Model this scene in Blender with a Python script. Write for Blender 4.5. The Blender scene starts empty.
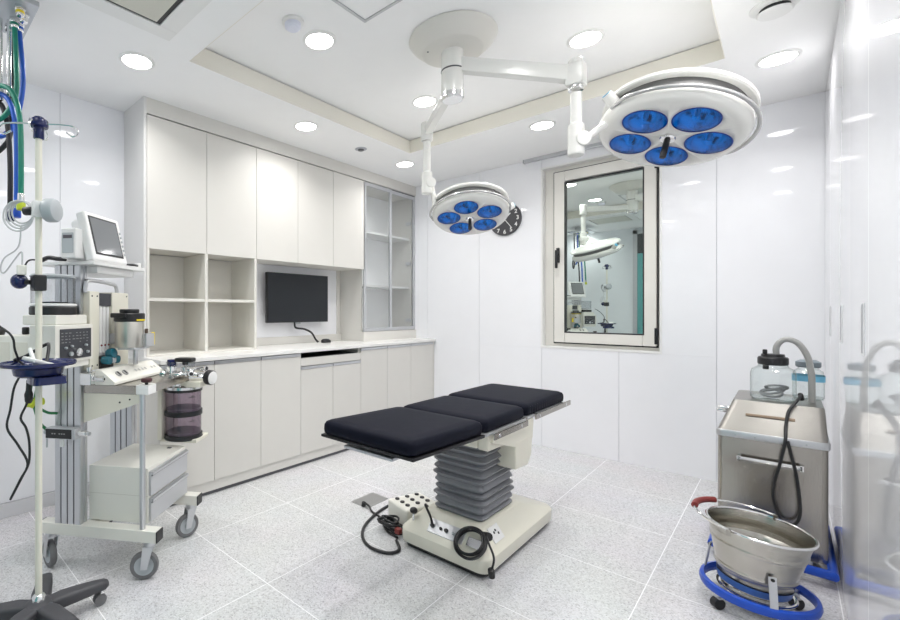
import bpy, bmesh, math, random
from mathutils import Vector, Matrix
random.seed(4)
C = bpy.context.scene.collection
PI = math.pi

# ------------------------------------------------------------------ materials
MATS = {}
def mat(name, col, rough=.5, metal=0., spec=.5, coat=0., bump=0., bscale=60., bstretch=(1, 1, 1), var=0., vscale=8.):
    if name in MATS: return MATS[name]
    m = bpy.data.materials.new(name); m.use_nodes = True
    nt = m.node_tree; b = nt.nodes['Principled BSDF']
    b.inputs['Base Color'].default_value = (*col, 1); b.inputs['Roughness'].default_value = rough
    b.inputs['Metallic'].default_value = metal; b.inputs['Specular IOR Level'].default_value = spec
    b.inputs['Coat Weight'].default_value = coat; b.inputs['Coat Roughness'].default_value = .05
    tc = nt.nodes.new('ShaderNodeTexCoord'); mp = nt.nodes.new('ShaderNodeMapping')
    mp.inputs['Scale'].default_value = bstretch
    nt.links.new(tc.outputs['Object'], mp.inputs['Vector'])
    if bump:
        n = nt.nodes.new('ShaderNodeTexNoise'); n.inputs['Scale'].default_value = bscale; n.inputs['Detail'].default_value = 4
        bp = nt.nodes.new('ShaderNodeBump'); bp.inputs['Strength'].default_value = bump; bp.inputs['Distance'].default_value = .01
        nt.links.new(mp.outputs['Vector'], n.inputs['Vector'])
        nt.links.new(n.outputs['Fac'], bp.inputs['Height']); nt.links.new(bp.outputs['Normal'], b.inputs['Normal'])
    n2 = nt.nodes.new('ShaderNodeTexNoise'); n2.inputs['Scale'].default_value = vscale
    nt.links.new(mp.outputs['Vector'], n2.inputs['Vector'])
    mx = nt.nodes.new('ShaderNodeMix'); mx.data_type = 'RGBA'
    v = var if var else .015
    mx.inputs['A'].default_value = (*[c * (1 - v) for c in col], 1); mx.inputs['B'].default_value = (*[min(1, c * (1 + v)) for c in col], 1)
    nt.links.new(n2.outputs['Fac'], mx.inputs['Factor']); nt.links.new(mx.outputs['Result'], b.inputs['Base Color'])
    MATS[name] = m
    return m

def thin_glass(name, tint, rough=.0, ior=1.45, extra=0.):
    m = bpy.data.materials.new(name); m.use_nodes = True
    nt = m.node_tree; nt.nodes.clear()
    out = nt.nodes.new('ShaderNodeOutputMaterial'); tr = nt.nodes.new('ShaderNodeBsdfTransparent'); gl = nt.nodes.new('ShaderNodeBsdfGlossy')
    mx = nt.nodes.new('ShaderNodeMixShader'); fr = nt.nodes.new('ShaderNodeLayerWeight'); fr.inputs['Blend'].default_value = .5
    f0 = ((ior - 1) / (ior + 1)) ** 2 + extra
    pw = nt.nodes.new('ShaderNodeMath'); pw.operation = 'POWER'; pw.inputs[1].default_value = 5
    ad = nt.nodes.new('ShaderNodeMath'); ad.operation = 'MULTIPLY_ADD'; ad.inputs[1].default_value = 1 - f0; ad.inputs[2].default_value = f0; ad.use_clamp = True
    tr.inputs['Color'].default_value = (*tint, 1); gl.inputs['Roughness'].default_value = rough
    gl.inputs['Color'].default_value = (1, 1, 1, 1)
    nt.links.new(fr.outputs['Facing'], pw.inputs[0]); nt.links.new(pw.outputs[0], ad.inputs[0]); nt.links.new(ad.outputs[0], mx.inputs[0])
    mc = nt.nodes.new('ShaderNodeMix'); mc.data_type = 'RGBA'; p3 = nt.nodes.new('ShaderNodeMath'); p3.operation = 'POWER'; p3.inputs[1].default_value = 3.5
    mc.inputs['A'].default_value = (*tint, 1); mc.inputs['B'].default_value = (*[c ** 3 * .45 for c in tint], 1)
    nt.links.new(fr.outputs['Facing'], p3.inputs[0]); nt.links.new(p3.outputs[0], mc.inputs['Factor']); nt.links.new(mc.outputs['Result'], tr.inputs['Color'])
    nt.links.new(tr.outputs[0], mx.inputs[1]); nt.links.new(gl.outputs[0], mx.inputs[2]); nt.links.new(mx.outputs[0], out.inputs[0])
    return m

def emit(name, col, s):
    m = bpy.data.materials.new(name); m.use_nodes = True
    nt = m.node_tree; nt.nodes.clear()
    out = nt.nodes.new('ShaderNodeOutputMaterial'); e = nt.nodes.new('ShaderNodeEmission')
    e.inputs[0].default_value = (*col, 1); e.inputs[1].default_value = s
    nt.links.new(e.outputs[0], out.inputs[0]); return m

def floor_mat():
    m = bpy.data.materials.new('terrazzo tile'); m.use_nodes = True
    nt = m.node_tree; N = nt.nodes; K = nt.links; b = N['Principled BSDF']
    tc = N.new('ShaderNodeTexCoord'); sp = N.new('ShaderNodeSeparateXYZ'); K.new(tc.outputs['Object'], sp.inputs[0])
    def M(op, a, bb=None, cl=False):
        n = N.new('ShaderNodeMath'); n.operation = op; n.use_clamp = cl
        for i, v in enumerate((a, bb)):
            if v is None: continue
            if isinstance(v, (int, float)): n.inputs[i].default_value = v
            else: K.new(v, n.inputs[i])
        return n.outputs[0]
    def line(c, off, wd):
        f = M('FRACT', M('DIVIDE', M('ADD', c, off), .588))
        d = M('ABSOLUTE', M('SUBTRACT', f, .5))
        return M('GREATER_THAN', d, .5 - wd)
    lx = line(sp.outputs[0], .433 + 10 * .588, .0030); ly = line(sp.outputs[1], -1.195 + 10 * .588, .0030)
    grout = M('MAXIMUM', lx, ly)
    v1 = N.new('ShaderNodeTexVoronoi'); v1.inputs['Scale'].default_value = 190; K.new(tc.outputs['Object'], v1.inputs['Vector'])
    bw = N.new('ShaderNodeSeparateColor'); K.new(v1.outputs['Color'], bw.inputs[0])
    r1 = N.new('ShaderNodeValToRGB'); e = r1.color_ramp
    e.interpolation = 'CONSTANT'
    cols = [(0, (.40, .40, .415)), (.05, (.51, .51, .525)), (.22, (.605, .605, .62)), (.55, (.65, .65, .665)), (.85, (.71, .71, .725)), (.95, (.53, .525, .52))]
    e.elements[0].position = 0; e.elements[0].color = (*cols[0][1], 1); e.elements[1].position = cols[1][0]; e.elements[1].color = (*cols[1][1], 1)
    for p, c in cols[2:]:
        q = e.elements.new(p); q.color = (*c, 1)
    K.new(bw.outputs[0], r1.inputs[0])
    v2 = N.new('ShaderNodeTexNoise'); v2.inputs['Scale'].default_value = 2.2; v2.inputs['Detail'].default_value = 4; K.new(tc.outputs['Object'], v2.inputs['Vector'])
    mx0 = N.new('ShaderNodeMix'); mx0.data_type = 'RGBA'; mx0.blend_type = 'MULTIPLY'; mx0.inputs['Factor'].default_value = .10
    K.new(r1.outputs[0], mx0.inputs['A']); K.new(v2.outputs['Color'], mx0.inputs['B'])
    mx = N.new('ShaderNodeMix'); mx.data_type = 'RGBA'
    K.new(grout, mx.inputs['Factor']); K.new(mx0.outputs['Result'], mx.inputs['A']); mx.inputs['B'].default_value = (.88, .88, .89, 1)
    K.new(mx.outputs['Result'], b.inputs['Base Color'])
    b.inputs['Roughness'].default_value = .27; b.inputs['Specular IOR Level'].default_value = .45
    return m

WALL = mat('gloss wall panel', (.85, .855, .885), .035, spec=.45)
SEAM = mat('panel joint', (.62, .62, .66), .4)
CEIL = mat('matt ceiling paint', (.90, .90, .90), .75, spec=.2)
CAB = mat('warm grey laminate', (.68, .665, .63), .42, spec=.35)
CABIN = mat('laminate carcass', (.70, .685, .64), .45, spec=.3)
TOPM = mat('white worktop', (.80, .795, .775), .22)
ALU = mat('aluminium', (.62, .63, .65), .32, metal=1., bump=.02, bscale=200, bstretch=(1, 1, .05))
ALUL = mat('anodised light grey', (.56, .57, .59), .38, metal=.55)
GROOVE = mat('dark groove', (.10, .10, .11), .6)
STEEL = mat('brushed stainless', (.43, .405, .37), .22, metal=1., bump=.05, bscale=90, bstretch=(6, 6, .25), var=.05)
CHROME = mat('chrome', (.80, .80, .80), .12, metal=1.)
BLACK = mat('black plastic', (.012, .012, .014), .4)
RUBBER = mat('grey rubber', (.16, .16, .165), .6)
VINYL = mat('black vinyl', (.006, .007, .014), .55, spec=.07, bump=.10, bscale=14)
CREAM = mat('cream enamel', (.74, .72, .62), .32)
CREAMW = mat('pale enamel', (.77, .76, .70), .35)
WHITEP = mat('white plastic', (.80, .80, .79), .3)
LAMPW = mat('white lamp enamel', (.82, .815, .785), .22)
PLEAT = mat('grey bellows fabric', (.20, .207, .225), .38, spec=.5, bump=.06, bscale=25)
DGREY = mat('dark grey base', (.055, .055, .062), .5, bump=.05, bscale=150)
NAVY = mat('navy plastic', (.010, .016, .085), .18)
BLUE = mat('blue rubber', (.006, .068, .48), .32)
HBLUE = mat('blue hose', (.01, .10, .52), .35)
HGREEN = mat('green hose', (.0, .20, .13), .35)
REDG = mat('dark red grip', (.20, .022, .018), .35)
YELL = mat('yellow tag', (.80, .62, .02), .4)
LIME = mat('yellow green clip', (.52, .60, .03), .4)
GREYP = mat('grey plastic', (.42, .45, .47), .38)
SCREEN = mat('dark tv panel', (.022, .025, .030), .3, spec=.3)
MSCREEN = mat('grey lcd', (.20, .21, .22), .08)
PANELB = mat('dark instrument panel', (.035, .037, .045), .3)
MARK = mat('light print', (.62, .62, .62), .5)
DMARK = mat('dark print', (.10, .09, .10), .5)
CLOCKF = mat('charcoal clock face', (.055, .055, .062), .4)
TEAL = mat('teal door leaf', (.10, .36, .36), .35)
DOORD = mat('dark transom', (.05, .055, .06), .2)
GRILLE = mat('beige grille', (.62, .61, .54), .5, bump=.25, bscale=260)
FLOOR = floor_mat()
LENS = emit('downlight lens', (1, .985, .965), 11)
GLASS = thin_glass('clear glass', (.93, .96, .955), extra=.02)
CABGLASS = thin_glass('cabinet glass', (.975, .985, .99), extra=.02)
PURPLE = thin_glass('smoked purple plastic', (.60, .53, .60), rough=.05, extra=.03)
CLEARP = thin_glass('clear plastic', (.86, .87, .88), rough=.03, extra=.03)
VAPGL = mat('silver canister', (.60, .58, .53), .3, metal=.85)
BLENS = thin_glass('blue heat filter glass', (.012, .43, .84), rough=.02, extra=-.01)
REFL = mat('faceted reflector', (.90, .93, .95), .16, metal=1., bump=.15, bscale=40)
BULB = mat('frosted bulb', (.8, .85, .88), .35)
MIRROR = mat('reflective film pane', (.60, .66, .63), .012, metal=.96)
WFRAME = mat('ivory window frame', (.74, .725, .68), .3)
TEALK = mat('teal knob', (.01, .12, .17), .25)

# ------------------------------------------------------------------ mesh builder
def catmull(pts, n=6, closed=False):
    P = [Vector(p) for p in pts]; out = []; L = len(P)
    for i in range(L if closed else L - 1):
        p0 = P[(i - 1) % L] if closed or i else P[0] * 2 - P[1]
        p1 = P[i]; p2 = P[(i + 1) % L]
        p3 = P[(i + 2) % L] if closed or i + 2 < L else P[-1] * 2 - P[-2]
        for k in range(n):
            t = k / n
            out.append(.5 * ((2 * p1) + (p2 - p0) * t + (2 * p0 - 5 * p1 + 4 * p2 - p3) * t * t + (3 * p1 - p0 - 3 * p2 + p3) * t ** 3))
    if not closed: out.append(P[-1])
    return out

def rrect(hx, hy, r, n=5):
    r = min(r, hx, hy); out = []
    for cx, cy, a0 in ((hx - r, hy - r, 0), (-hx + r, hy - r, PI / 2), (-hx + r, -hy + r, PI), (hx - r, -hy + r, 1.5 * PI)):
        for i in range(n + 1):
            a = a0 + PI / 2 * i / n; out.append((cx + r * math.cos(a), cy + r * math.sin(a)))
    return out

class MB:
    def __init__(s): s.bm = bmesh.new(); s.wn = False
    def _add(s, b):
        me = bpy.data.meshes.new('t'); b.to_mesh(me); b.free(); s.bm.from_mesh(me); bpy.data.meshes.remove(me); return s
    def box(s, lo, hi, bev=0., seg=2, M=None):
        b = bmesh.new(); bmesh.ops.create_cube(b, size=1)
        for v in b.verts: v.co = Vector([lo[i] + (v.co[i] + .5) * (hi[i] - lo[i]) for i in range(3)])
        if bev:
            bmesh.ops.bevel(b, geom=list(b.edges), offset=bev, segments=seg, profile=.5, affect='EDGES'); s.wn = True
        if M: bmesh.ops.transform(b, matrix=M, verts=b.verts)
        bmesh.ops.recalc_face_normals(b, faces=b.faces)
        return s._add(b)
    def bar(s, p0, p1, w, h, bev=0., roll=0.):
        p0 = Vector(p0); p1 = Vector(p1); d = p1 - p0; L = d.length
        q = d.to_track_quat('X', 'Z') ; M = Matrix.Translation(p0) @ q.to_matrix().to_4x4() @ Matrix.Rotation(roll, 4, 'X')
        return s.box((0, -w / 2, -h / 2), (L, w / 2, h / 2), bev, 2, M)
    def lathe(s, prof, n=32, M=None, cap=True):
        b = bmesh.new(); rings = []
        for r, z in prof:
            if r < 1e-6: rings.append([b.verts.new((0, 0, z))])
            else: rings.append([b.verts.new((r * math.cos(2 * PI * i / n), r * math.sin(2 * PI * i / n), z)) for i in range(n)])
        for A, B in zip(rings, rings[1:]):
            for i in range(n):
                j = (i + 1) % n
                f = [A[0], B[j], B[i]] if len(A) == 1 else ([A[i], A[j], B[0]] if len(B) == 1 else [A[i], A[j], B[j], B[i]])
                if len(A) == 1 and len(B) == 1: continue
                b.faces.new(f)
        if cap:
            for R in (rings[0], rings[-1]):
                if len(R) > 1: b.faces.new(R)
        bmesh.ops.recalc_face_normals(b, faces=b.faces)
        if M: bmesh.ops.transform(b, matrix=M, verts=b.verts)
        return s._add(b)
    def cyl(s, p0, p1, r, r1=None, n=20):
        p0 = Vector(p0); p1 = Vector(p1); d = p1 - p0
        M = Matrix.Translation(p0) @ d.to_track_quat('Z', 'Y').to_matrix().to_4x4()
        return s.lathe([(r, 0), (r if r1 is None else r1, d.length)], n, M)
    def rcyl(s, p0, p1, r, b=.004, n=24):
        p0 = Vector(p0); p1 = Vector(p1); d = p1 - p0; L = d.length
        M = Matrix.Translation(p0) @ d.to_track_quat('Z', 'Y').to_matrix().to_4x4()
        return s.lathe([(r - b, 0), (r - .3 * b, .3 * b), (r, b), (r, L - b), (r - .3 * b, L - .3 * b), (r - b, L)], n, M)
    def ring(s, c, R, r, n=40, k=10, M=None):
        b = bmesh.new(); V = []
        for i in range(n):
            a = 2 * PI * i / n
            V.append([b.verts.new(((R + r * math.cos(2 * PI * j / k)) * math.cos(a), (R + r * math.cos(2 * PI * j / k)) * math.sin(a), r * math.sin(2 * PI * j / k))) for j in range(k)])
        for i in range(n):
            for j in range(k): b.faces.new([V[i][j], V[(i + 1) % n][j], V[(i + 1) % n][(j + 1) % k], V[i][(j + 1) % k]])
        bmesh.ops.recalc_face_normals(b, faces=b.faces)
        T = Matrix.Translation(c) @ (M if M else Matrix())
        bmesh.ops.transform(b, matrix=T, verts=b.verts)
        return s._add(b)
    def tube(s, pts, r, k=10, n=6, closed=False, smooth=True, M=None):
        P = catmull(pts, n, closed) if smooth and len(pts) > 2 else [Vector(p) for p in pts]
        b = bmesh.new(); V = []; L = len(P)
        up = None
        for i, p in enumerate(P):
            a = P[(i + 1) % L] if (closed or i < L - 1) else p; c = P[i - 1] if (closed or i) else p
            t = (a - c)
            if t.length < 1e-9: t = Vector((0, 0, 1))
            t.normalize()
            if up is None:
                up = Vector((0, 0, 1)) if abs(t.z) < .9 else Vector((1, 0, 0))
            u = (up - t * up.dot(t))
            if u.length < 1e-6: u = t.orthogonal()
            u.normalize(); up = u; w = t.cross(u)
            V.append([b.verts.new(p + r * (math.cos(2 * PI * j / k) * u + math.sin(2 * PI * j / k) * w)) for j in range(k)])
        for i in range(L if closed else L - 1):
            A, B = V[i], V[(i + 1) % L]
            for j in range(k): b.faces.new([A[j], A[(j + 1) % k], B[(j + 1) % k], B[j]])
        if not closed: b.faces.new(V[0][::-1]); b.faces.new(V[-1])
        bmesh.ops.recalc_face_normals(b, faces=b.faces)
        if M: bmesh.ops.transform(b, matrix=M, verts=b.verts)
        return s._add(b)
    def loft(s, secs, M=None, cap=True, n=5):
        """secs: (cx, cy, hx, hy, corner radius, z)"""
        b = bmesh.new(); V = []
        for cx, cy, hx, hy, r, z in secs:
            V.append([b.verts.new((cx + x, cy + y, z)) for x, y in rrect(hx, hy, r, n)])
        for A, B in zip(V, V[1:]):
            k = len(A)
            for j in range(k): b.faces.new([A[j], A[(j + 1) % k], B[(j + 1) % k], B[j]])
        if cap: b.faces.new(V[0][::-1]); b.faces.new(V[-1])
        bmesh.ops.recalc_face_normals(b, faces=b.faces)
        if M: bmesh.ops.transform(b, matrix=M, verts=b.verts)
        return s._add(b)
    def prism(s, poly, ext, M=None, bev=0.):
        """poly: 3D points of one face, ext: extrusion vector"""
        b = bmesh.new(); e = Vector(ext)
        A = [b.verts.new(Vector(p)) for p in poly]; B = [b.verts.new(Vector(p) + e) for p in poly]
        b.faces.new(A); b.faces.new(B[::-1]); k = len(A)
        for i in range(k): b.faces.new([A[i], B[i], B[(i + 1) % k], A[(i + 1) % k]])
        if bev: bmesh.ops.bevel(b, geom=list(b.edges), offset=bev, segments=2, profile=.5, affect='EDGES'); s.wn = True
        bmesh.ops.recalc_face_normals(b, faces=b.faces)
        if M: bmesh.ops.transform(b, matrix=M, verts=b.verts)
        return s._add(b)
    def sphere(s, c, r, sc=(1, 1, 1), n=24):
        b = bmesh.new(); bmesh.ops.create_uvsphere(b, u_segments=n, v_segments=n // 2, radius=r)
        bmesh.ops.transform(b, matrix=Matrix.Translation(c) @ Matrix.Diagonal((*sc, 1)), verts=b.verts)
        return s._add(b)
    def build(s, name, m, parent=None, local=False, sharp=32, flat=False):
        if parent is not None and not local:
            bmesh.ops.transform(s.bm, matrix=mw(parent).inverted(), verts=s.bm.verts)
        if not flat:
            for f in s.bm.faces: f.smooth = True
            for e in s.bm.edges:
                if len(e.link_faces) == 2 and e.calc_face_angle(0) > math.radians(sharp): e.smooth = False
        me = bpy.data.meshes.new(name); s.bm.to_mesh(me); s.bm.free()
        o = bpy.data.objects.new(name, me); C.objects.link(o); me.materials.append(m)
        if s.wn:
            w = o.modifiers.new('wn', 'WEIGHTED_NORMAL'); w.keep_sharp = True
        if parent is not None: o.parent = parent
        return o

def mw(o):
    m = Matrix.Translation(o.location) @ o.rotation_euler.to_matrix().to_4x4()
    return mw(o.parent) @ m if o.parent else m

def tag(o, label, cat, group=None):
    o['label'] = label; o['category'] = cat
    if group: o['group'] = group
    return o
def thing(name, label, cat, loc=(0, 0, 0), rz=0., group=None):
    o = bpy.data.objects.new(name, None); C.objects.link(o); o.empty_display_size = .1
    o.location = loc; o.rotation_euler = (0, 0, rz)
    return tag(o, label, cat, group)
def struct(o):
    o['kind'] = 'structure'; return o
def lab(o, l): o['label'] = l; return o
def text_mesh(name, body, size, M, m, parent, depth=.0015, bold=0.):
    cu = bpy.data.curves.new(name, 'FONT'); cu.body = body; cu.size = size; cu.align_x = 'CENTER'; cu.align_y = 'CENTER'; cu.extrude = depth; cu.offset = bold
    t = bpy.data.objects.new(name, cu); C.objects.link(t)
    dg = bpy.context.evaluated_depsgraph_get(); me = bpy.data.meshes.new_from_object(t.evaluated_get(dg))
    bpy.data.objects.remove(t)
    me.transform(mw(parent).inverted() @ M); me.materials.clear(); me.materials.append(m); me.name = name
    o = bpy.data.objects.new(name, me); C.objects.link(o); o.parent = parent
    return o

# ------------------------------------------------------------------ room shell
XL, XR, YF, YB, ZC, ZR = -3.197, .165, -.36, 4.148, 2.565, 2.68
T = .1
struct(MB().box((XL - T, YF - T, -.1), (.75, YB + .35, 0)).build('floor', FLOOR))
RX0, RX1, RY0, RY1 = -2.296, -.234, 1.177, 3.225
c = MB()
c.box((XL - T, YF - T, ZC), (RX0, YB + T, ZR - .006)); c.box((RX1, YF - T, ZC), (.75, YB + T, ZR - .006))
c.box((RX0, YF - T, ZC), (RX1, RY0, ZR - .006)); c.box((RX0, RY1, ZC), (RX1, YB + T, ZR - .006))
c.box((XL - T, YF - T, ZR), (.75, YB + T, ZR + .08))
struct(c.build('ceiling', CEIL))
lin = MB(); e = .004
lin.box((RX0, RY0, ZC), (RX0 + e, RY1, ZR - .008)); lin.box((RX1 - e, RY0, ZC), (RX1, RY1, ZR - .008))
lin.box((RX0 + e, RY0, ZC), (RX1 - e, RY0 + e, ZR - .008)); lin.box((RX0 + e, RY1 - e, ZC), (RX1 - e, RY1, ZR - .008))
struct(lin.build('trim_4', mat('cream recess edge', (.80, .775, .70), .6)))
# left wall of tall glossy panels
PW = .593
def panels(lo_hi, fixed, axis, name, z0, z1, openings=None):
    back = MB(); front = MB()
    return back, front
w = MB(); y = .775 - 2 * PW
while y < YB:
    a, b2 = max(y, YF), min(y + PW, YB)
    w.box((XL - .02, a + .0015, .085), (XL, b2 - .0015, ZC), .001, 1); y += PW
wl = struct(w.build('wall_left', WALL))
struct(MB().box((XL - T, YF, 0), (XL - .006, YB, ZC)).build('wall_left_core', SEAM, wl))
struct(MB().box((XL - .005, YF, 0), (XL + .012, 1.165, .08), .002).build('baseboard_left', mat('pale skirting', (.66, .66, .68), .3)))
# back wall with the window opening
WX0, WX1, WZ0, WZ1 = -1.54, -.66, .875, 2.47
w = MB(); seams = [-.347 + PW * k for k in range(-6, 3)]
for a, b2 in zip(seams, seams[1:]):
    a, b2 = max(a, XL) + .0015, min(b2, .67) - .0015
    if b2 <= a: continue
    ys = (YB, YB + .02)
    if b2 <= WX0 or a >= WX1: w.box((a, YB, .0), (b2, YB + .02, ZC), .001, 1)
    else:
        w.box((a, YB, 0), (b2, YB + .02, WZ0), .001, 1); w.box((a, YB, WZ1), (b2, YB + .02, ZC), .001, 1)
        if a < WX0: w.box((a, YB, WZ0), (WX0, YB + .02, WZ1), .001, 1)
        if b2 > WX1: w.box((WX1, YB, WZ0), (b2, YB + .02, WZ1), .001, 1)
wb = struct(w.build('wall_back', WALL))
k = MB()
k.box((XL - T, YB + .006, 0), (WX0, YB + .3, ZC)); k.box((WX1, YB + .006, 0), (.75, YB + .3, ZC))
k.box((WX0, YB + .006, 0), (WX1, YB + .3, WZ0)); k.box((WX0, YB + .006, WZ1), (WX1, YB + .3, ZC))
struct(k.build('wall_back_core', SEAM, wb))
struct(MB().box((.67, YF, 0), (.75, YB, ZC)).build('wall_right', WALL))
struct(MB().box((XL - T, YF - T, 0), (.75, YF, ZC)).build('wall_front', mat('painted wall', (.80, .83, .86), .4)))
struct(MB().box((XR, YF, 0), (.67, .915, ZC)).build('trim_1', WALL))
# door behind the photographer (seen only as the reflection in the window)
d = struct(MB().box((-1.72, YF, 0), (-.80, YF + .03, 2.14), .004).build('door_1', TEAL))
struct(MB().box((-1.78, YF, 0), (-1.72, YF + .04, 2.52)).box((-.80, YF, 0), (-.74, YF + .04, 2.52)).box((-1.78, YF, 2.46), (-.74, YF + .04, 2.52)).build('door_frame', ALUL, d))
struct(MB().box((-1.72, YF, 2.14), (-.80, YF + .02, 2.46)).build('transom_panel', DOORD, d))
struct(MB().rcyl((-.90, YF + .07, 1.0), (-.90, YF + .07, 1.25), .012).build('door_handle', CHROME, d))

# ------------------------------------------------------------------ window
YW = YB + .075
def frame(mb, x0, x1, z0, z1, wdt, y0, y1, bev=.003):
    mb.box((x0, y0, z0), (x0 + wdt, y1, z1), bev); mb.box((x1 - wdt, y0, z0), (x1, y1, z1), bev)
    mb.box((x0 + wdt, y0, z0), (x1 - wdt, y1, z0 + wdt), bev); mb.box((x0 + wdt, y0, z1 - wdt), (x1 - wdt, y1, z1), bev)
    return mb
win = struct(MB().box((WX0 - .0, YB - .004, WZ0 - .0), (WX1, YB + .12, WZ0 + .018), .002).box((WX0, YB - .002, WZ0), (WX0 + .014, YB + .12, WZ1)).box((WX1 - .014, YB - .002, WZ0), (WX1, YB + .12, WZ1)).box((WX0, YB - .002, WZ1 - .014), (WX1, YB + .12, WZ1)).build('window_1', WHITEP))
o = frame(MB(), WX0 + .014, WX1 - .014, WZ0 + .018, WZ1 - .014, .078, YW - .01, YW + .05)
struct(o.build('outer_frame', WFRAME, win))
SX0, SX1, SZ0, SZ1 = -1.441, -.700, .928, 2.412
struct(frame(MB(), SX0 - .013, SX1 + .010, SZ0 - .012, SZ1 + .013, .02, YW - .013, YW, .001).build('sash_gap_shadow', BLACK, win))  # black frame stands in for the shadow in the gap round the sash
struct(frame(MB(), SX0, SX1, SZ0, SZ1, .088, YW - .045, YW + .02, .006).build('sash', WFRAME, win))
struct(frame(MB(), SX0 + .085, SX1 - .077, SZ0 + .083, SZ1 - .095, .010, YW - .047, YW).build('glazing_gasket', BLACK, win))
struct(MB().box((SX0 + .088, YW - .022, SZ0 + .088), (SX1 - .08, YW - .016, SZ1 - .098)).build('glass_pane', MIRROR, win))
struct(MB().box((SX0 + .024, YW - .062, 1.62), (SX0 + .05, YW - .043, 1.75), .004).box((SX0 + .028, YW - .092, 1.70), (SX0 + .046, YW - .06, 1.725), .003).box((SX0 + .026, YW - .104, 1.57), (SX0 + .048, YW - .086, 1.728), .006).build('handle', BLACK, win))
struct(MB().box((SX1 - .012, YW - .05, .945), (SX1 + .012, YW - .03, 1.07), .003).build('hinge', BLACK, win))
struct(MB().box((SX1 - .012, YW - .05, 2.29), (SX1 + .012, YW - .03, 2.40), .003).build('hinge', BLACK, win))

# ------------------------------------------------------------------ ceiling things
LAMP_W = 2.15
spots = [(x, y2, ZC) for x in (-2.494, -1.264, -.034) for y2 in (.975, 2.205, 3.428) if not (x == -1.264 and y2 == 2.205)] + [(-2.494, -.18, ZC), (-1.264, -.18, ZC)] + [(x, y2, ZR) for x in (-1.797, -.77) for y2 in (1.687, 2.706)]
SL = {(-2.494, -.18): 'added fill light, out of view behind the gas outlet plate near the door wall', (-1.264, -.18): 'added fill light, out of view right above the doorway behind the camera',  # these two are unseen extras, added to brighten the left side
      (-2.494, .975): 'round recessed ceiling light above the near end of the wall cabinets',
      (-2.494, 2.205): 'round recessed ceiling light over the middle of the wall cabinets',
      (-2.494, 3.428): 'round recessed ceiling light in front of the glass door cabinet',
      (-1.264, 3.428): 'round recessed ceiling light between the two surgical lamp heads near the window',
      (-.034, 3.428): 'round recessed ceiling light in the corner by the glossy cupboards',
      (-1.797, 1.687): 'round light in the raised ceiling beside the white smoke detector',
      (-1.797, 2.706): 'round light in the raised ceiling behind the arm of the smaller surgical lamp',
      (-.77, 2.706): 'round light in the raised ceiling above the big surgical lamp head',
      (-1.264, .975): 'round ceiling light over the head end of the operating table, near the doorway',
      (-.034, .975): 'round ceiling light by the right wall close to the doorway',
      (-.034, 2.205): 'round ceiling light by the right wall above the steel bucket',
      (-.77, 1.687): 'round light in the raised ceiling on the doorway side of the big surgical lamp'}
for x, y2, z in spots:
    t = thing('ceiling_light', SL[(x, y2)], 'ceiling light', (x, y2, z), 0, 'round ceiling downlights')
    MB().lathe([(.072, 0), (.092, 0), (.092, -.003), (.076, -.008), (.072, -.004)], 40).build('trim_ring', WHITEP, t, True)
    MB().lathe([(0, -.0045), (.073, -.0045), (.073, -.0005), (0, -.0005)], 40).build('lens', LENS, t, True)
    ld = bpy.data.lights.new('lamp', 'AREA'); ld.shape = 'DISK'; ld.size = .144; ld.energy = LAMP_W; ld.spread = math.radians(140); ld.color = (1, .985, .965)
    lo = bpy.data.objects.new('lamp', ld); C.objects.link(lo); lo.parent = t; lo.location = (0, 0, -.006)
t = thing('smoke_detector', 'white round smoke detector beside a light in the raised ceiling', 'smoke detector', (-1.773, 1.478, ZR))
MB().lathe([(0, 0), (.055, 0), (.055, -.012), (.047, -.016), (.0, -.016)], 36).build('base', WHITEP, t, True)
MB().lathe([(.0, -.016), (.042, -.016), (.04, -.034), (.03, -.042), (0, -.044)], 36).build('sensor_head', mat('cool white plastic', (.72, .74, .84), .4), t, True)
t = thing('sprinkler', 'small round ceiling sprinkler with dark centre in front of the wall cabinets', 'sprinkler', (-2.523, 2.847, ZC + .002))
MB().lathe([(.0, 0), (.05, 0), (.05, -.004), (.036, -.008), (.0, -.008)], 30).build('cover_ring', mat('grey ring', (.45, .46, .50), .4), t, True)
MB().lathe([(0, -.008), (.026, -.008), (.024, -.016), (0, -.018)], 24).build('sprinkler_head', mat('dark head', (.12, .12, .13), .4), t, True)
t = thing('ceiling_speaker', 'round white ceiling fitting with black vent slot at the top edge above the big lamp', 'ceiling vent', (-.038, 2.825, ZC))
MB().lathe([(0, 0), (.085, 0), (.085, -.004), (.07, -.012), (0, -.012)], 36).build('cover', WHITEP, t, True)
MB().lathe([(0, -.012), (.052, -.012), (.045, -.03), (.0, -.03)], 36).build('vent_core', BLACK, t, True)
MB().lathe([(0, -.03), (.062, -.03), (.056, -.036), (.0, -.040)], 36).build('vent_cap', WHITEP, t, True)
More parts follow.
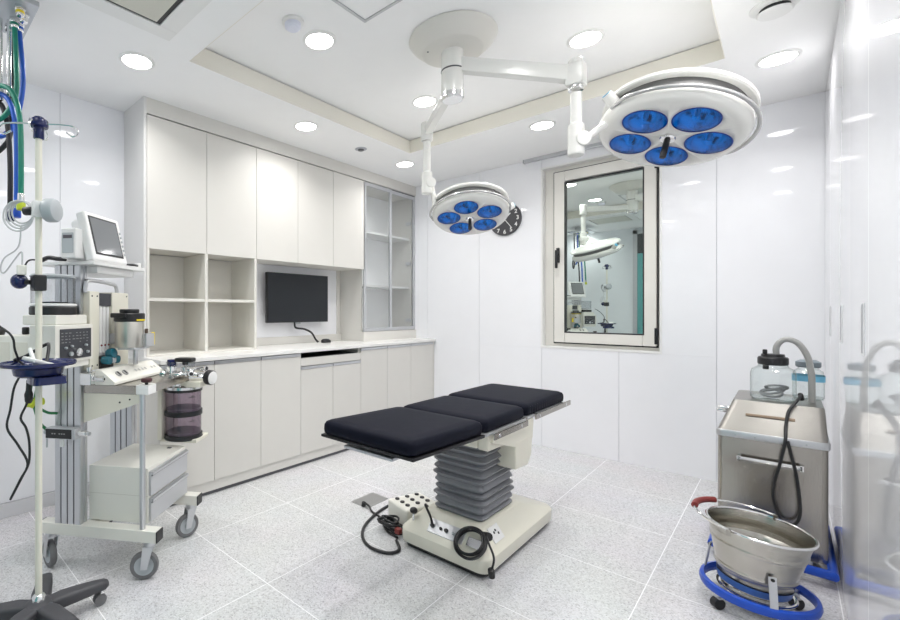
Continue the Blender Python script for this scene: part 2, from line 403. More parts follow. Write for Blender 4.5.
# ceiling cassette grille near the gas plate
t = thing('ceiling_grille', 'square beige ceiling air grille in a white frame near the gas hoses', 'air grille', (-1.86, .68, ZC))
frame_z = MB()
def cframe(x0, x1, y0, y1, wd, z0, z1):
    m = MB(); m.box((x0, y0, z0), (x0 + wd, y1, z1), .002); m.box((x1 - wd, y0, z0), (x1, y1, z1), .002)
    m.box((x0 + wd, y0, z0), (x1 - wd, y0 + wd, z1), .002); m.box((x0 + wd, y1 - wd, z0), (x1 - wd, y1, z1), .002); return m
cframe(-2.186, -1.53, .36, 1.015, .088, ZC - .008, ZC).build('frame', WHITEP, t)
MB().box((-2.098, .448, ZC - .002), (-1.618, .927, ZC)).build('shadow_gap', BLACK, t)
MB().box((-2.084, .462, ZC - .006), (-1.632, .906, ZC - .002), .001).build('grille_panel', GRILLE, t)
t = thing('access_hatch', 'square white access hatch with thin double frame in the raised ceiling', 'access hatch', (-1.295, 1.52, ZR))
cframe(-1.52, -1.07, 1.295, 1.745, .016, ZR - .006, ZR).build('frame', ALUL, t)
MB().box((-1.498, 1.317, ZR - .004), (-1.092, 1.723, ZR), .001).build('hatch_panel', CEIL, t)
# blind rail above the window
t = thing('blind_rail', 'slim aluminium blind headrail fixed to the ceiling above the window', 'blind rail', (-1.16, YB - .03, ZC))
MB().box((-1.673, YB - .05, ZC - .028), (-.64, YB - .012, ZC), .003).build('rail', ALU, t)
for x in (-1.675, -.638): MB().box((x - .004, YB - .052, ZC - .03), (x + .004, YB - .010, ZC), .001).build('end_cap', GREYP, t)

# ------------------------------------------------------------------ wall clock
t = thing('wall_clock', 'round charcoal wall clock with white numerals partly behind the small surgical lamp', 'clock', (-1.86, YB, 2.06))
RX = Matrix.Rotation(PI / 2, 4, 'X')
MB().lathe([(0, 0), (.152, 0), (.152, .018), (.148, .022), (0, .022)], 56, Matrix.Translation((-1.86, YB, 2.06)) @ RX).build('face', CLOCKF, t)
for h in range(1, 13):
    a = PI / 2 - h * PI / 6
    text_mesh('numeral', str(h), .052, Matrix.Translation((-1.86 + .122 * math.cos(a), YB - .0235, 2.06 + .120 * math.sin(a))) @ RX, WHITEP, t, bold=.001)
def hand(name, ang, l, wd, yo):
    d = Vector((math.cos(ang), 0, math.sin(ang))); p = Vector((-1.86, YB - yo, 2.06))
    return MB().bar(p - d * .02, p + d * l, .002, wd).build(name, WHITEP, t)
hand('hour_hand', PI / 2 - math.radians(48), .075, .010, .026); hand('minute_hand', PI / 2 - math.radians(142), .105, .006, .029)
MB().rcyl((-1.86, YB - .022, 2.06), (-1.86, YB - .034, 2.06), .008, .002).build('hub', WHITEP, t)

# ------------------------------------------------------------------ base cabinets, worktop
XK = XL + .003; XC = -2.637; ZT0, ZT1 = .878, .905
bounds = [1.164, 1.532, 1.903, 2.278, 2.975, 3.349, 3.727, 4.124]
BL = ['pale base cabinet at the near end of the worktop beside the anaesthesia trolley',
      'pale base cabinet second from the near end below the open cubbyholes',
      'pale base cabinet just left of the open keyboard slot',
      'double door base cabinet with open black slot below the worktop',
      'pale base cabinet just right of the open keyboard slot',
      'pale base cabinet second from the window wall',
      'pale base cabinet at the far end against the window wall']
DT = .018
def door(mb, y0, y1, z0, z1, x): return mb.box((x - DT, y0 + .0015, z0), (x, y1 - .0015, z1), .0015)
for i, (y0, y1) in enumerate(zip(bounds, bounds[1:])):
    t = thing('base_cabinet', BL[i], 'cabinet', (XK + .3, (y0 + y1) / 2, 0), 0, 'base cabinets under the worktop')
    z1 = ZT0
    c = MB()
    c.box((XK, y0, .088), (XC - DT, y0 + .016, z1)); c.box((XK, y1 - .016, .088), (XC - DT, y1, z1))
    c.box((XK, y0 + .016, .088), (XC - DT, y1 - .016, .106)); c.box((XK, y0 + .016, .106), (XK + .012, y1 - .016, z1))
    if i == 3: c.box((XK + .012, y0 + .016, .760), (XC - DT, y1 - .016, .774))
    c.build('carcass', CABIN, t)
    if i != 3:
        dd = door(MB(), y0, y1, .092, .848, XC).build('door', CAB, t)
        MB().box((XC - DT, y0 + .003, .850), (XC + .003, y1 - .003, .872), .002).build('edge_pull', ALU, dd)
    else:
        MB().box((XC - .30, y0 + .02, .836), (XC - .29, y1 - .02, .872)).build('slot_back', BLACK, t)
        MB().box((XC - .30, y0 + .017, .832), (XC - .02, y1 - .017, .836)).build('slot_floor', BLACK, t)
        dw = MB().box((XC - DT, y0 + .0015, .772), (XC, y1 - .0015, .834), .0015).build('drawer', CAB, t)
        ym = 2.628
        for a, b2 in ((y0, ym), (ym, y1)):
            dd = door(MB(), a, b2, .092, .744, XC).build('door', CAB, t)
            MB().box((XC - DT, a + .003, .746), (XC + .003, b2 - .003, .768), .002).build('edge_pull', ALU, dd)
o = MB().box((XK, 1.160, ZT0), (XC + .022, YB, ZT1), .003).build('worktop', TOPM)
tag(o, 'long white worktop running along the base cabinets', 'worktop')
struct(MB().box((XK, 1.172, .024), (XC - .012, YB, .088)).box((XK, 4.126, .088), (XC, YB, ZT0)).build('trim_2', CAB))
struct(MB().box((XK, 1.20, 0), (XC - .022, YB, .023)).build('toe_recess_shade', GROOVE))  # toe recess coloured dark to stand in for the shadow under the plinth

# ------------------------------------------------------------------ wall cabinets
XU = -2.865; UZ0, UZ1 = 1.605, 2.458
ub = [1.182, 1.604, 2.026, 2.444, 2.859, 3.290]
UL = ['tall pale wall cabinet at the near end above the first column of cubbyholes',
      'pale wall cabinet second from the near end above the second column of cubbyholes',
      'pale wall cabinet above the left half of the wall monitor',
      'pale wall cabinet above the right half of the wall monitor',
      'pale wall cabinet next to the glass door cabinet']
for i, (y0, y1) in enumerate(zip(ub, ub[1:])):
    t = thing('wall_cabinet', UL[i], 'cabinet', (XK + .15, (y0 + y1) / 2, UZ0), 0, 'pale cupboards in the upper row')
    c = MB(); c.box((XK, y0, UZ0), (XU - DT, y0 + .016, UZ1)); c.box((XK, y1 - .016, UZ0), (XU - DT, y1, UZ1))
    c.box((XK, y0 + .016, UZ0), (XU - DT, y1 - .016, UZ0 + .016)); c.box((XK, y0 + .016, UZ1 - .016), (XU - DT, y1 - .016, UZ1)); c.box((XK, y0 + .016, UZ0 + .016), (XK + .012, y1 - .016, UZ1 - .016))
    c.build('carcass', CABIN, t)
    door(MB(), y0, y1, UZ0 - .004, UZ1 - .004, XU).build('door', CAB, t)
struct(MB().box((XK, 1.182, UZ1 + .006), (XU - .004, YB, ZC)).build('trim_3', CAB))
struct(MB().box((XK, 1.182, UZ1), (XU - DT - .004, YB, UZ1 + .006)).build('cornice_gap_shade', GROOVE))  # dark strip paints the shadow line between cornice and cabinet doors
# end panel of the upper run
o = MB().box((XK, 1.162, ZT1), (XU, 1.180, ZC)).build('end_panel', mat('end panel laminate', (.66, .655, .645), .4))
tag(o, 'tall pale end panel closing the near side of the wall cabinets', 'panel')
# open cubbyholes
t = thing('open_shelf_unit', 'open two by two cubbyhole shelf unit standing on the worktop', 'shelf unit', (XK + .15, 1.63, ZT1))
XS = XU + .002
for ya, yb in ((1.182, 1.198), (2.006, 2.026)): MB().box((XK, ya, ZT1), (XS, yb, UZ0 - .006), .001).build('side_panel', CABIN, t)
MB().box((XK + .012, 1.589, ZT1), (XS, 1.611, UZ0 - .006), .001).build('divider', CABIN, t)
for ya, yb in ((1.198, 1.589), (1.611, 2.006)):
    MB().box((XK + .012, ya, 1.264), (XS - .003, yb, 1.284), .001).build('shelf', CABIN, t)
    MB().box((XK + .012, ya, ZT1), (XS - .003, yb, ZT1 + .014), .001).build('bottom_board', CABIN, t)
MB().box((XK, 1.198, ZT1), (XK + .012, 2.006, UZ0 - .006)).build('back_panel', CABIN, t)
# niche
t = thing('niche_panel', 'glossy white panel behind the wall monitor between cubbyholes and glass cabinet', 'panel', (XK, 2.69, ZT1))
MB().box((XK, 2.028, ZT1 + .0), (XK + .006, 3.273, UZ0)).build('panel', WALL, t)
MB().box((XK + .006, 2.028, ZT1), (XK + .03, 3.273, ZT1 + .065), .002).build('ledge', CAB, t)
MB().box((XK + .006, 3.223, ZT1 + .065), (XK + .012, 3.273, UZ0)).build('edge_strip', CAB, t)
# glass door cabinet
GZ0 = 1.0; GY0, GY1 = 3.292, YB - .03
t = thing('glass_cabinet', 'tall cabinet with two aluminium framed glass doors on the worktop', 'cabinet', (XK + .15, 3.75, ZT1))
c = MB(); c.box((XK, GY0 - .018, ZT1), (XU - .035, GY0, UZ1)); c.box((XK, GY1 - .016, ZT1), (XU - .035, GY1, UZ1))
c.box((XK, GY0, ZT1), (XU - .035, GY1 - .016, GZ0)); c.box((XK, GY0, UZ1 - .018), (XU - .035, GY1 - .016, UZ1)); 
c.box((XU - .036, GY0 - .018, ZT1), (XU, GY1 + .03, GZ0 - .004))
c.build('carcass', CAB, t)
MB().box((XK, GY0, GZ0), (XK + .012, GY1 - .016, UZ1 - .018)).build('back_panel', CEIL, t)
for z in (1.985, 1.452): MB().box((XK + .012, GY0, z - .01), (XU - .06, GY1 - .016, z + .01), .001).build('shelf', TOPM, t)
for ya, yb, xo in ((GY0 - .016, 3.715, 0.), (3.690, GY1 + .028, -.014)):
    f = MB(); x0, x1 = XU - .012 + xo, XU + xo + (.0)
    za, zb = GZ0, UZ1 - .006; wd = .035
    f.box((x0, ya, za), (x1, ya + wd, zb), .001); f.box((x0, yb - wd, za), (x1, yb, zb), .001)
    f.box((x0, ya + wd, za), (x1, yb - wd, za + wd), .001); f.box((x0, ya + wd, zb - wd), (x1, yb - wd, zb), .001)
    f = f.build('door_frame', ALUL, t)
    MB().box(((x0 + x1) / 2 - .002, ya + wd, za + wd), ((x0 + x1) / 2 + .002, yb - wd, zb - wd)).build('glass_pane', CABGLASS, f)
for z in (2.16, 1.72, 1.10):
    MB().box((XU - .10, GY1 - .032, z - .018), (XU - .034, GY1 - .0165, z + .018), .004).build('hinge', ALU, t)
# wall monitor, mouse
t = thing('wall_monitor', 'black flat screen monitor mounted in the niche above the worktop', 'monitor', (-3.12, 2.65, 1.098))
MB().box((-3.135, 2.305, 1.098), (-3.10, 3.022, 1.534), .004).build('housing', BLACK, t)
MB().box((-3.101, 2.313, 1.108), (-3.0985, 3.014, 1.526)).build('screen', SCREEN, t)
MB().box((XK + .006, 2.55, 1.22), (-3.135, 2.75, 1.42)).build('wall_mount', BLACK, t)
MB().box((-3.13, 2.62, 1.084), (-3.105, 2.68, 1.098), .002).build('lower_tab', GREYP, t)
o = MB().tube([(-3.12, 2.62, 1.10), (-3.115, 2.63, 1.05), (-3.10, 2.72, 1.035), (-3.08, 2.79, 1.00), (-3.07, 2.83, .94), (-3.06, 2.855, .912)], .009).build('monitor_cable', BLACK)
tag(o, 'black cable hanging from the wall monitor to the worktop', 'cable')
t = thing('computer_mouse', 'small black computer mouse lying on the worktop under the wall monitor', 'mouse', (-3.03, 2.93, ZT1))
MB().loft([(0, 0, .028, .05, .027, 0), (0, 0, .031, .054, .030, .008), (0, -.004, .029, .050, .028, .022), (0, -.010, .020, .034, .02, .032), (0, -.012, .008, .015, .008, .036)]).build('body', BLACK, t, True, 60)
MB().lathe([(.004, -.003), (.009, -.003), (.009, .003), (.004, .003)], 16, Matrix.Translation((0, .026, .028)) @ Matrix.Rotation(PI / 2, 4, 'Y')).build('scroll_wheel', GREYP, t, True)

# ------------------------------------------------------------------ glossy tall cupboards on the right
cb = [.919, 1.464, 2.009, 2.554, 3.10, 3.645, YB - .002]
CL = ['glossy white tall cupboard nearest the doorway', 'glossy white tall cupboard with no pull in view, before the steel bucket',
      'glossy white tall cupboard beside the steel bucket, with a wide recessed pull', 'glossy white tall cupboard beside the stainless suction unit',
      'glossy white tall cupboard behind the suction unit, pull near the corner', 'glossy white filler cupboard in the corner by the window wall']
tilt = [.0, .10, -.05, .12, -.04, .0]
pull = [None, None, 2.134, 2.915, 3.60, None]
for i, (y0, y1) in enumerate(zip(cb, cb[1:])):
    t = thing('tall_cupboard', CL[i], 'cupboard', (XR + .25, (y0 + y1) / 2, 0), 0, 'glossy tall cupboards along the right wall')
    MB().box((XR + .024, y0 + .001, 0), (.668, y1 - .001, ZC - .002)).build('carcass', WHITEP, t)
    M = Matrix.Translation((XR, (y0 + y1) / 2, 0)) @ Matrix.Rotation(math.radians(tilt[i]), 4, 'Z'); h = (y1 - y0) / 2 - .0015
    dd = MB().box((0, -h, .004), (.02, h, ZC - .006), .0012, 2, M).build('door', WALL, t)
    if pull[i]:
        yp = pull[i]
        pp = MB().box((XR - .003, yp - .035, 1.065), (XR + .006, yp + .035, 1.225), .002).build('recessed_pull', mat('pull plate', (.74, .745, .77), .25), dd)
        MB().box((XR - .004, yp - .007, 1.07), (XR - .0025, yp + .003, 1.22)).build('finger_slot', mat('slot grey', (.28, .28, .30), .5), pp)

# ------------------------------------------------------------------ surgical light
t = thing('surgical_light', 'white double surgical ceiling light with two five lens heads on jointed arms', 'surgical light', (-1.25, 2.16, ZR))
CX, CY = -1.274, 2.183
cn = MB().lathe([(.225, ZR), (.232, ZR - .006), (.215, ZR - .03), (.165, ZR - .075), (.155, ZR - .08), (0, ZR - .08)], 56, Matrix.Translation((CX, CY, 0))).build('canopy', mat('warm grey canopy', (.70, .685, .64), .35), t)
MB().lathe([(.0, 0), (.005, 0), (.005, -.003), (0, -.003)], 10, Matrix.Translation((CX - .09, CY - .10, ZR - .079))).build('screw', GROOVE, cn)
col = MB().lathe([(.058, ZR - .08), (.058, 2.502), (.055, 2.500), (.055, 2.497), (.058, 2.495), (.058, 2.375), (.0, 2.375)], 36, Matrix.Translation((CX, CY, 0))).build('column', LAMPW, t)
MB().lathe([(0, 2.374), (.060, 2.374), (.060, 2.350), (.052, 2.340), (0, 2.340)], 36, Matrix.Translation((CX, CY, 0))).build('end_cap', CHROME, col)
MB().lathe([(.0585, 2.502), (.0605, 2.502), (.0605, 2.497), (.0585, 2.497)], 36, Matrix.Translation((CX, CY, 0))).build('swivel_ring', GROOVE, col)

def lamp_head(name, ctr, n, R, rb, ph, elbow, root, railpts=None, knob_ang=0):
    """ctr: centre of the lamp face, n: downward normal"""
    n = Vector(n).normalized(); e1 = Vector((1, 0, 0)); e1 = (e1 - n * e1.dot(n)).normalized(); e2 = n.cross(e1)
    zz = -n; xx = e1; yy = zz.cross(xx)
    M = Matrix.Translation(ctr) @ Matrix((xx, yy, zz)).transposed().to_4x4()
    rl = rb * .545; s = R / .375
    body = MB().lathe([(0, .0), (R * .86, .0), (R * .94, .010 * s), (R * .985, .030 * s), (R, .055 * s), (R * .985, .080 * s), (R * .94, .096 * s), (0, .10 * s)], 72, M).build('tmp', LAMPW)
    cut = MB()
    for i in range(5):
        a = ph + i * 2 * PI / 5; p = Vector(ctr) + rb * (math.cos(a) * e1 + math.sin(a) * e2)
        cut.cyl(p - zz * .05, p + zz * .085 * s, rl, n=40)
    cut = cut.build('tmpc', LAMPW)
    md = body.modifiers.new('b', 'BOOLEAN'); md.operation = 'DIFFERENCE'; md.object = cut; md.solver = 'EXACT'
    dg = bpy.context.evaluated_depsgraph_get(); me = bpy.data.meshes.new_from_object(body.evaluated_get(dg))
    bpy.data.objects.remove(body); bpy.data.objects.remove(cut)
    me.transform(mw(root).inverted()); me.materials.clear(); me.materials.append(LAMPW); me.name = name
    sh = bpy.data.objects.new(name, me); C.objects.link(sh); sh.parent = root
    for i in range(5):
        a = ph + i * 2 * PI / 5; p = Vector(ctr) + rb * (math.cos(a) * e1 + math.sin(a) * e2)
        ML = Matrix.Translation(p) @ Matrix((xx, yy, zz)).transposed().to_4x4(); q = rl
        MB().lathe([(q * .97, .004), (q * .93, .020 * s), (q * .78, .045 * s), (q * .5, .066 * s), (.0, .076 * s)], 40, ML, cap=False).build('reflector', REFL, sh)
        MB().lathe([(0, .075 * s), (.012 * s, .072 * s), (.014 * s, .03 * s), (.010 * s, .018 * s), (0, .016 * s)], 16, ML).build('bulb', BULB, sh)
        MB().lathe([(q * .99, .003), (q * .99, -.003), (q * .8, -.007 * s), (q * .4, -.011 * s), (0, -.012 * s)], 44, ML, cap=False).build('lens', BLENS, sh)
        MB().ring((0, 0, 0), q * .985, .0035 * s, 48, 8, ML).build('lens_rim', mat('deep blue rim', (.01, .05, .30), .3), sh)
    MB().lathe([(0, -.006), (.042 * s, -.006), (.038 * s, -.014), (.03 * s, -.016), (0, -.016)], 32, M).build('hub', CHROME, sh)
    MB().rcyl(M @ Vector((0, 0, -.016)), M @ Vector((0, 0, -.13 * s)), .017 * s).build('sterile_handle', BLACK, sh)
    MB().lathe([(R * .91, .09 * s), (R * .91, .15 * s)], 64, M, cap=False).build('vent_gap', mat('vent shadow grey', (.12, .12, .12), .5), sh)
    MB().lathe([(0, .144 * s), (R * .99, .144 * s), (R * 1.01, .151 * s), (R * 1.005, .170 * s), (R * .92, .193 * s), (R * .55, .218 * s), (0, .228 * s)], 64, M).build('top_cover', LAMPW, sh)
    # grey hand rail round the rim and its blue capped knob
    a0, a1 = railpts
    pts = []
    for i in range(13):
        a = a0 + (a1 - a0) * i / 12; rr = R * (1.0 if i in (0, 12) else 1.05); pts.append(M @ Vector((rr * math.cos(a), rr * math.sin(a), .052 * s)))
    MB().tube(pts, .0105 * s, 12).build('hand_rail', mat('grey rail', (.55, .55, .55), .25, metal=.6), sh)
    kd = Vector((math.cos(knob_ang), math.sin(knob_ang), 0)); kp = M @ (kd * R * .97 + Vector((0, 0, .10 * s))); ko = (M.to_3x3() @ (kd * .6 + Vector((0, 0, .35)))).normalized()
    kn = MB().rcyl(kp - ko * .02, kp + ko * .065 * s, .033 * s).build('knob', LAMPW, sh)
    MB().rcyl(kp + ko * .065 * s, kp + ko * .071 * s, .026 * s, .002).build('knob_cap', mat('sky blue cap', (.06, .40, .62), .3), kn)
    return sh, M

def pendant(p, ztop, zbot, ctr, R, s, root, name):
    x, y2 = p
    v = MB().lathe([(.026 * s, ztop - .09 * s), (.026 * s, zbot + .15 * s), (.037 * s, zbot + .14 * s), (.037 * s, zbot), (.033 * s, zbot - .006), (0, zbot - .006)], 28, Matrix.Translation((x, y2, 0))).build(name, LAMPW, root)
    MB().lathe([(.034 * s, ztop - .055 * s), (.036 * s, ztop - .062 * s), (.034 * s, ztop - .075 * s), (.027 * s, ztop - .078 * s)], 28, Matrix.Translation((x, y2, 0))).build('swivel_collar', CHROME, v)
    d = Vector((ctr[0] - x, ctr[1] - y2, 0)); L = d.length; d.normalize(); zb = zbot + .065 * s
    pv = Vector((x, y2, zb)); sd = Vector((-d.y, d.x, 0))
    MB().rcyl(pv + d * .02 * s - sd * .045 * s, pv + d * .02 * s + sd * .045 * s, .034 * s).build('pivot_hub', LAMPW, v)
    MB().cyl(pv + d * .03 * s, Vector((ctr[0], ctr[1], ctr[2] + .075 * s)) - d * R * .93, .017 * s).build('yoke_rod', LAMPW, v)
    return v
# big head
A1 = Vector((-.724, 2.397, 2.352)); base1 = Vector((CX, CY, 2.535))
d1 = (A1 - base1).normalized()
a = MB().bar(base1 + d1 * .03, A1 + d1 * .01, .056, .074, .006).build('swing_arm', LAMPW, t)
MB().box((A1.x - .04, A1.y - .04, A1.z - .055), (A1.x + .04, A1.y + .04, A1.z + .052), .008).build('arm_knuckle', LAMPW, a)
MB().lathe([(.034, 0), (.034, .02), (.028, .026), (0, .026)], 24, Matrix.Translation((A1.x - .0, A1.y, A1.z + .05))).build('knuckle_cap', LAMPW, a)
bigc = Vector((-.40, 2.655, 2.027)); bign = (math.sin(-.167), math.sin(-.3176), -1)
h1, M1 = lamp_head('lamp_head', bigc, bign, .302, .1632, 3.261, None, t, (math.radians(-130), math.radians(62)), math.radians(-132))
lab(h1, 'larger lamp head nearer the suction unit')
pendant((A1.x, A1.y), A1.z, 1.965, bigc, .302, 1., t, 'drop_tube')
# small head
A2 = Vector((-1.685, 2.563, 2.392)); base2 = Vector((CX, CY, 2.415)); d2 = (A2 - base2).normalized()
a = MB().bar(base2 + d2 * .05, A2, .045, .055, .005).build('swing_arm', LAMPW, t)
MB().rcyl((A2.x, A2.y, A2.z - .06), (A2.x, A2.y, A2.z + .06), .038).build('arm_knuckle', LAMPW, a)
smc = Vector((-1.484, 2.766, 1.817)); smn = (math.sin(.1834), math.sin(-.322), -1)
h2, M2 = lamp_head('lamp_head', smc, smn, .246, .1362, 2.531, None, t, (math.radians(-165), math.radians(25)), math.radians(30))
lab(h2, 'smaller lamp head in front of the wall clock')
pendant((A2.x, A2.y), A2.z + .02, 1.985, smc, .246, .95, t, 'drop_tube')

# ------------------------------------------------------------------ operating table
t = thing('operating_table', 'operating table with black three part cushion, grey pleated column and cream base', 'operating table', (-1.166, 2.29, 0))
bs = MB().loft([(-1.166, 2.285, .236, .405, .05, .028), (-1.166, 2.285, .240, .41, .055, .045), (-1.166, 2.285, .240, .41, .055, .088), (-1.166, 2.285, .232, .402, .05, .100),
                (-1.160, 2.20, .165, .225, .03, .178), (-1.160, 2.20, .150, .21, .03, .186)], n=6).build('base', CREAM, t, sharp=28)
MB().loft([(-1.166, 2.285, .222, .392, .05, .006), (-1.166, 2.285, .222, .392, .05, .030)]).build('foot_plate', BLACK, bs)
for x in (-1.35, -.98):
    for y in (1.93, 2.64): MB().lathe([(.03, 0), (.03, .008), (0, .008)], 16, Matrix.Translation((x, y, 0))).build('foot_pad', RUBBER, bs)
# panel on the sloping front face: from (y 1.883,z .10) to (y 1.975,z .178)
ds = Vector((0, .092, .078)).normalized(); ns = Vector((0, -ds.z, ds.y)); SP = Vector((-1.166, 1.883, .100))
def sl(u, v, h=0): return SP + Vector((1, 0, 0)) * u + ds * v + ns * h
MS = Matrix.Translation(SP) @ Matrix(((1, 0, 0), tuple(ds), tuple(ns))).transposed().to_4x4()
cp = MB().box((-.085, .022, -.002), (.105, .092, .004), .002, 2, MS).build('control_panel', ALUL, t)
for u, r in ((-.065, .010), (-.018, .007), (.012, .010), (.05, .007)):
    MB().rcyl(sl(u, .055, .003), sl(u, .055, .014), r, .002, 16).build('socket_knob', BLACK if u != .05 else GREYP, cp)
ch = MB().tube([sl(-.065, .055, .01), sl(-.07, .075, .04), sl(-.095, .105, .09), (-1.295, 1.975, .20)], .006).build('plug_lead', BLACK, cp)
pin = MB().rcyl((-1.345, 1.925, .09), (-1.345, 1.925, .165), .006).build('brake_lever', CHROME, t)
MB().sphere((-1.345, 1.925, .178), .02, (1, 1, .8)).build('lever_knob', BLACK, pin)
# coiled cord hanging on a hook at the front corner
cc = Vector((-.985, 1.895, .108)); nn = ns
MR = Matrix(((1, 0, 0), tuple(ds), tuple(ns))).transposed().to_4x4()
co = MB()
for k, (R, dz) in enumerate(((.066, .0), (.070, .010), (.064, .016), (.072, .022), (.060, .026))):
    co.ring(sl(.150 + .003 * (k % 2), .035 + .004 * (k % 3), .012 + dz), R, .0052, 40, 8, MR)
co.tube([sl(.20, .10, .03), sl(.235, .06, .04), (-.905, 1.90, .115), (-.906, 1.88, .065)], .005)
co = co.build('coiled_cord', BLACK, t)
MB().rcyl(sl(.185, .098, .004), sl(.225, .092, .03), .018).build('cord_clamp', BLACK, co)
MB().rcyl((-.9065, 1.885, .035), (-.9065, 1.875, .075), .014).build('plug', BLACK, co)
MB().box((.125, .025, -.001), (.20, .07, .010), .003, 2, MS).build('cord_hook', CHROME, co)
# socket plate on the right slope: from (x -.934,z .10) to (x -.995,z .178)
dx = Vector((-.061, 0, .078)).normalized(); nx = Vector((dx.z, 0, -dx.x)); MX = Matrix.Translation((-.934, 2.05, .1)) @ Matrix((tuple(Vector((0, 1, 0))), tuple(dx), tuple(nx))).transposed().to_4x4()
pl = MB().box((-.045, .026, -.001), (.05, .094, .006), .0015, 2, MX).build('outlet_plate', WHITEP, t)
for (u, v) in ((-.012, .066), (.006, .072), (.02, .055)): MB().rcyl(MX @ Vector((u, v, .005)), MX @ Vector((u, v, .008)), .006, .001, 12).build('socket_hole', BLACK, pl)
# pleated column
secs = []; z0, z1, NP = .182, .565, 11
for i in range(NP):
    za = z0 + (z1 - z0) * i / NP; h = (z1 - z0) / NP; j = random.uniform(-.004, .004); f = random.uniform(.93, .98); za += random.uniform(-.003, .003) if i else 0
    secs += [(-1.150 + j, 2.19, .128 * f, .172 * f, .03, za), (-1.150 + j, 2.19, .146 * f, .190 * f, .035, za + h * .42), (-1.150 + j, 2.19, .147 * f, .191 * f, .035, za + h * .58)]
secs.append((-1.150, 2.19, .128, .172, .03, z1))
MB().loft(secs, n=6).build('pleated_column_cover', PLEAT, t, sharp=50)
# cast head and gear housing
hd = MB().box((-1.33, 1.93, .565), (-1.00, 2.43, .618), .012, 3)
hd.box((-1.36, 1.96, .606), (-.965, 2.40, .645), .006)
hd.prism([(-1.0, 1.935, .562), (-1.0, 2.44, .545), (-1.0, 2.44, .645), (-1.0, 1.935, .64)], (.052, 0, 0), bev=.008)
hd = hd.build('cast_head', CREAM, t)
MB().prism([(-.955, 1.95, .60), (-.955, 2.22, .525), (-.955, 2.405, .535), (-.955, 2.42, .64), (-.955, 2.0, .642)], (.022, 0, 0), bev=.006).build('side_cover', CREAM, hd)
MB().prism([(-1.045, 2.19, .42), (-1.045, 2.34, .412), (-1.045, 2.385, .455), (-1.045, 2.40, .56), (-1.045, 2.19, .56)], (.115, 0, 0), bev=.012).build('gear_housing', CREAM, hd)
MB().box((-1.30, 1.36, .628), (-1.05, 2.0, .640), .002).build('support_beam', ALUL, t)
MB().box((-1.22, 1.42, .606), (-1.12, 1.50, .629), .003).build('bracket', GREYP, t)
for (ya, yb, xl, xr, dz, nm) in ((1.332, 1.882, -1.410, -.940, 2.0, 'head section cushion'), (1.892, 2.328, -1.406, -.940, 0, 'middle section cushion'), (2.338, 2.905, -1.408, -.938, 0, 'far section cushion')):
    TM = Matrix.Translation((0, 1.88, .65)) @ Matrix.Rotation(math.radians(-dz), 4, 'X') @ Matrix.Translation((0, -1.88, -.65)); FL = .004 if nm.startswith('far') else 0
    TM = Matrix.Translation((0, 0, FL)) @ TM
    cu = MB().loft([((xl + xr) / 2, (ya + yb) / 2, (xr - xl) / 2 - .012, (yb - ya) / 2 - .012, .025, .652), ((xl + xr) / 2, (ya + yb) / 2, (xr - xl) / 2 - .002, (yb - ya) / 2 - .002, .03, .660),
                   ((xl + xr) / 2, (ya + yb) / 2, (xr - xl) / 2, (yb - ya) / 2, .03, .675), ((xl + xr) / 2, (ya + yb) / 2, (xr - xl) / 2 - .001, (yb - ya) / 2 - .001, .03, .695),
                   ((xl + xr) / 2, (ya + yb) / 2, (xr - xl) / 2 - .006, (yb - ya) / 2 - .006, .03, .706), ((xl + xr) / 2, (ya + yb) / 2, (xr - xl) / 2 - .018, (yb - ya) / 2 - .018, .03, .7125), ((xl + xr) / 2, (ya + yb) / 2, (xr - xl) / 2 - .06, (yb - ya) / 2 - .06, .03, .7145)], n=6, M=TM).build('cushion', VINYL, t, sharp=60)
    lab(cu, nm)
    if nm.startswith('far'):
        fl = MB()
        for k in range(16):
            y = ya + .04 + k * (yb - ya - .08) / 15
            fl.bar((xr - .0005, y, .664), (xr - .004, y + .014, .703), .004, .007, .0015)
        fl.build('gathered_edge', mat('gathered vinyl', (.018, .019, .028), .4, spec=.3), cu)
    MB().box((xl - .004, ya + .004, .640), (xr + .004, yb - .002, .652), .002, 2, TM).build('section_plate', BLACK if ya < 1.5 else ALUL, t)
for (ya, yb, z) in ((1.93, 2.30, .636), (2.40, 2.93, .650)):
    r = MB().box((-.922, ya, z - .014), (-.914, yb, z + .014), .002).build('side_rail', STEEL, t)
    for y in (ya + .05, yb - .08): MB().rcyl((-.945, y, z), (-.9125, y, z), .009, .002).build('rail_bolt', CHROME, r)
    r = MB().box((-1.428, ya, z - .014), (-1.420, yb, z + .014), .002).build('side_rail', STEEL, t)
    for y in (ya + .05, yb - .08): MB().rcyl((-1.398, y, z), (-1.4225, y, z), .009, .002).build('rail_bolt', CHROME, r)
for x in (-.952, -1.395): MB().prism([(x, 2.30, .60), (x, 2.42, .625), (x, 2.42, .652), (x, 2.30, .652)], (.014, 0, 0), bev=.002).build('hinge_plate', STEEL, t)

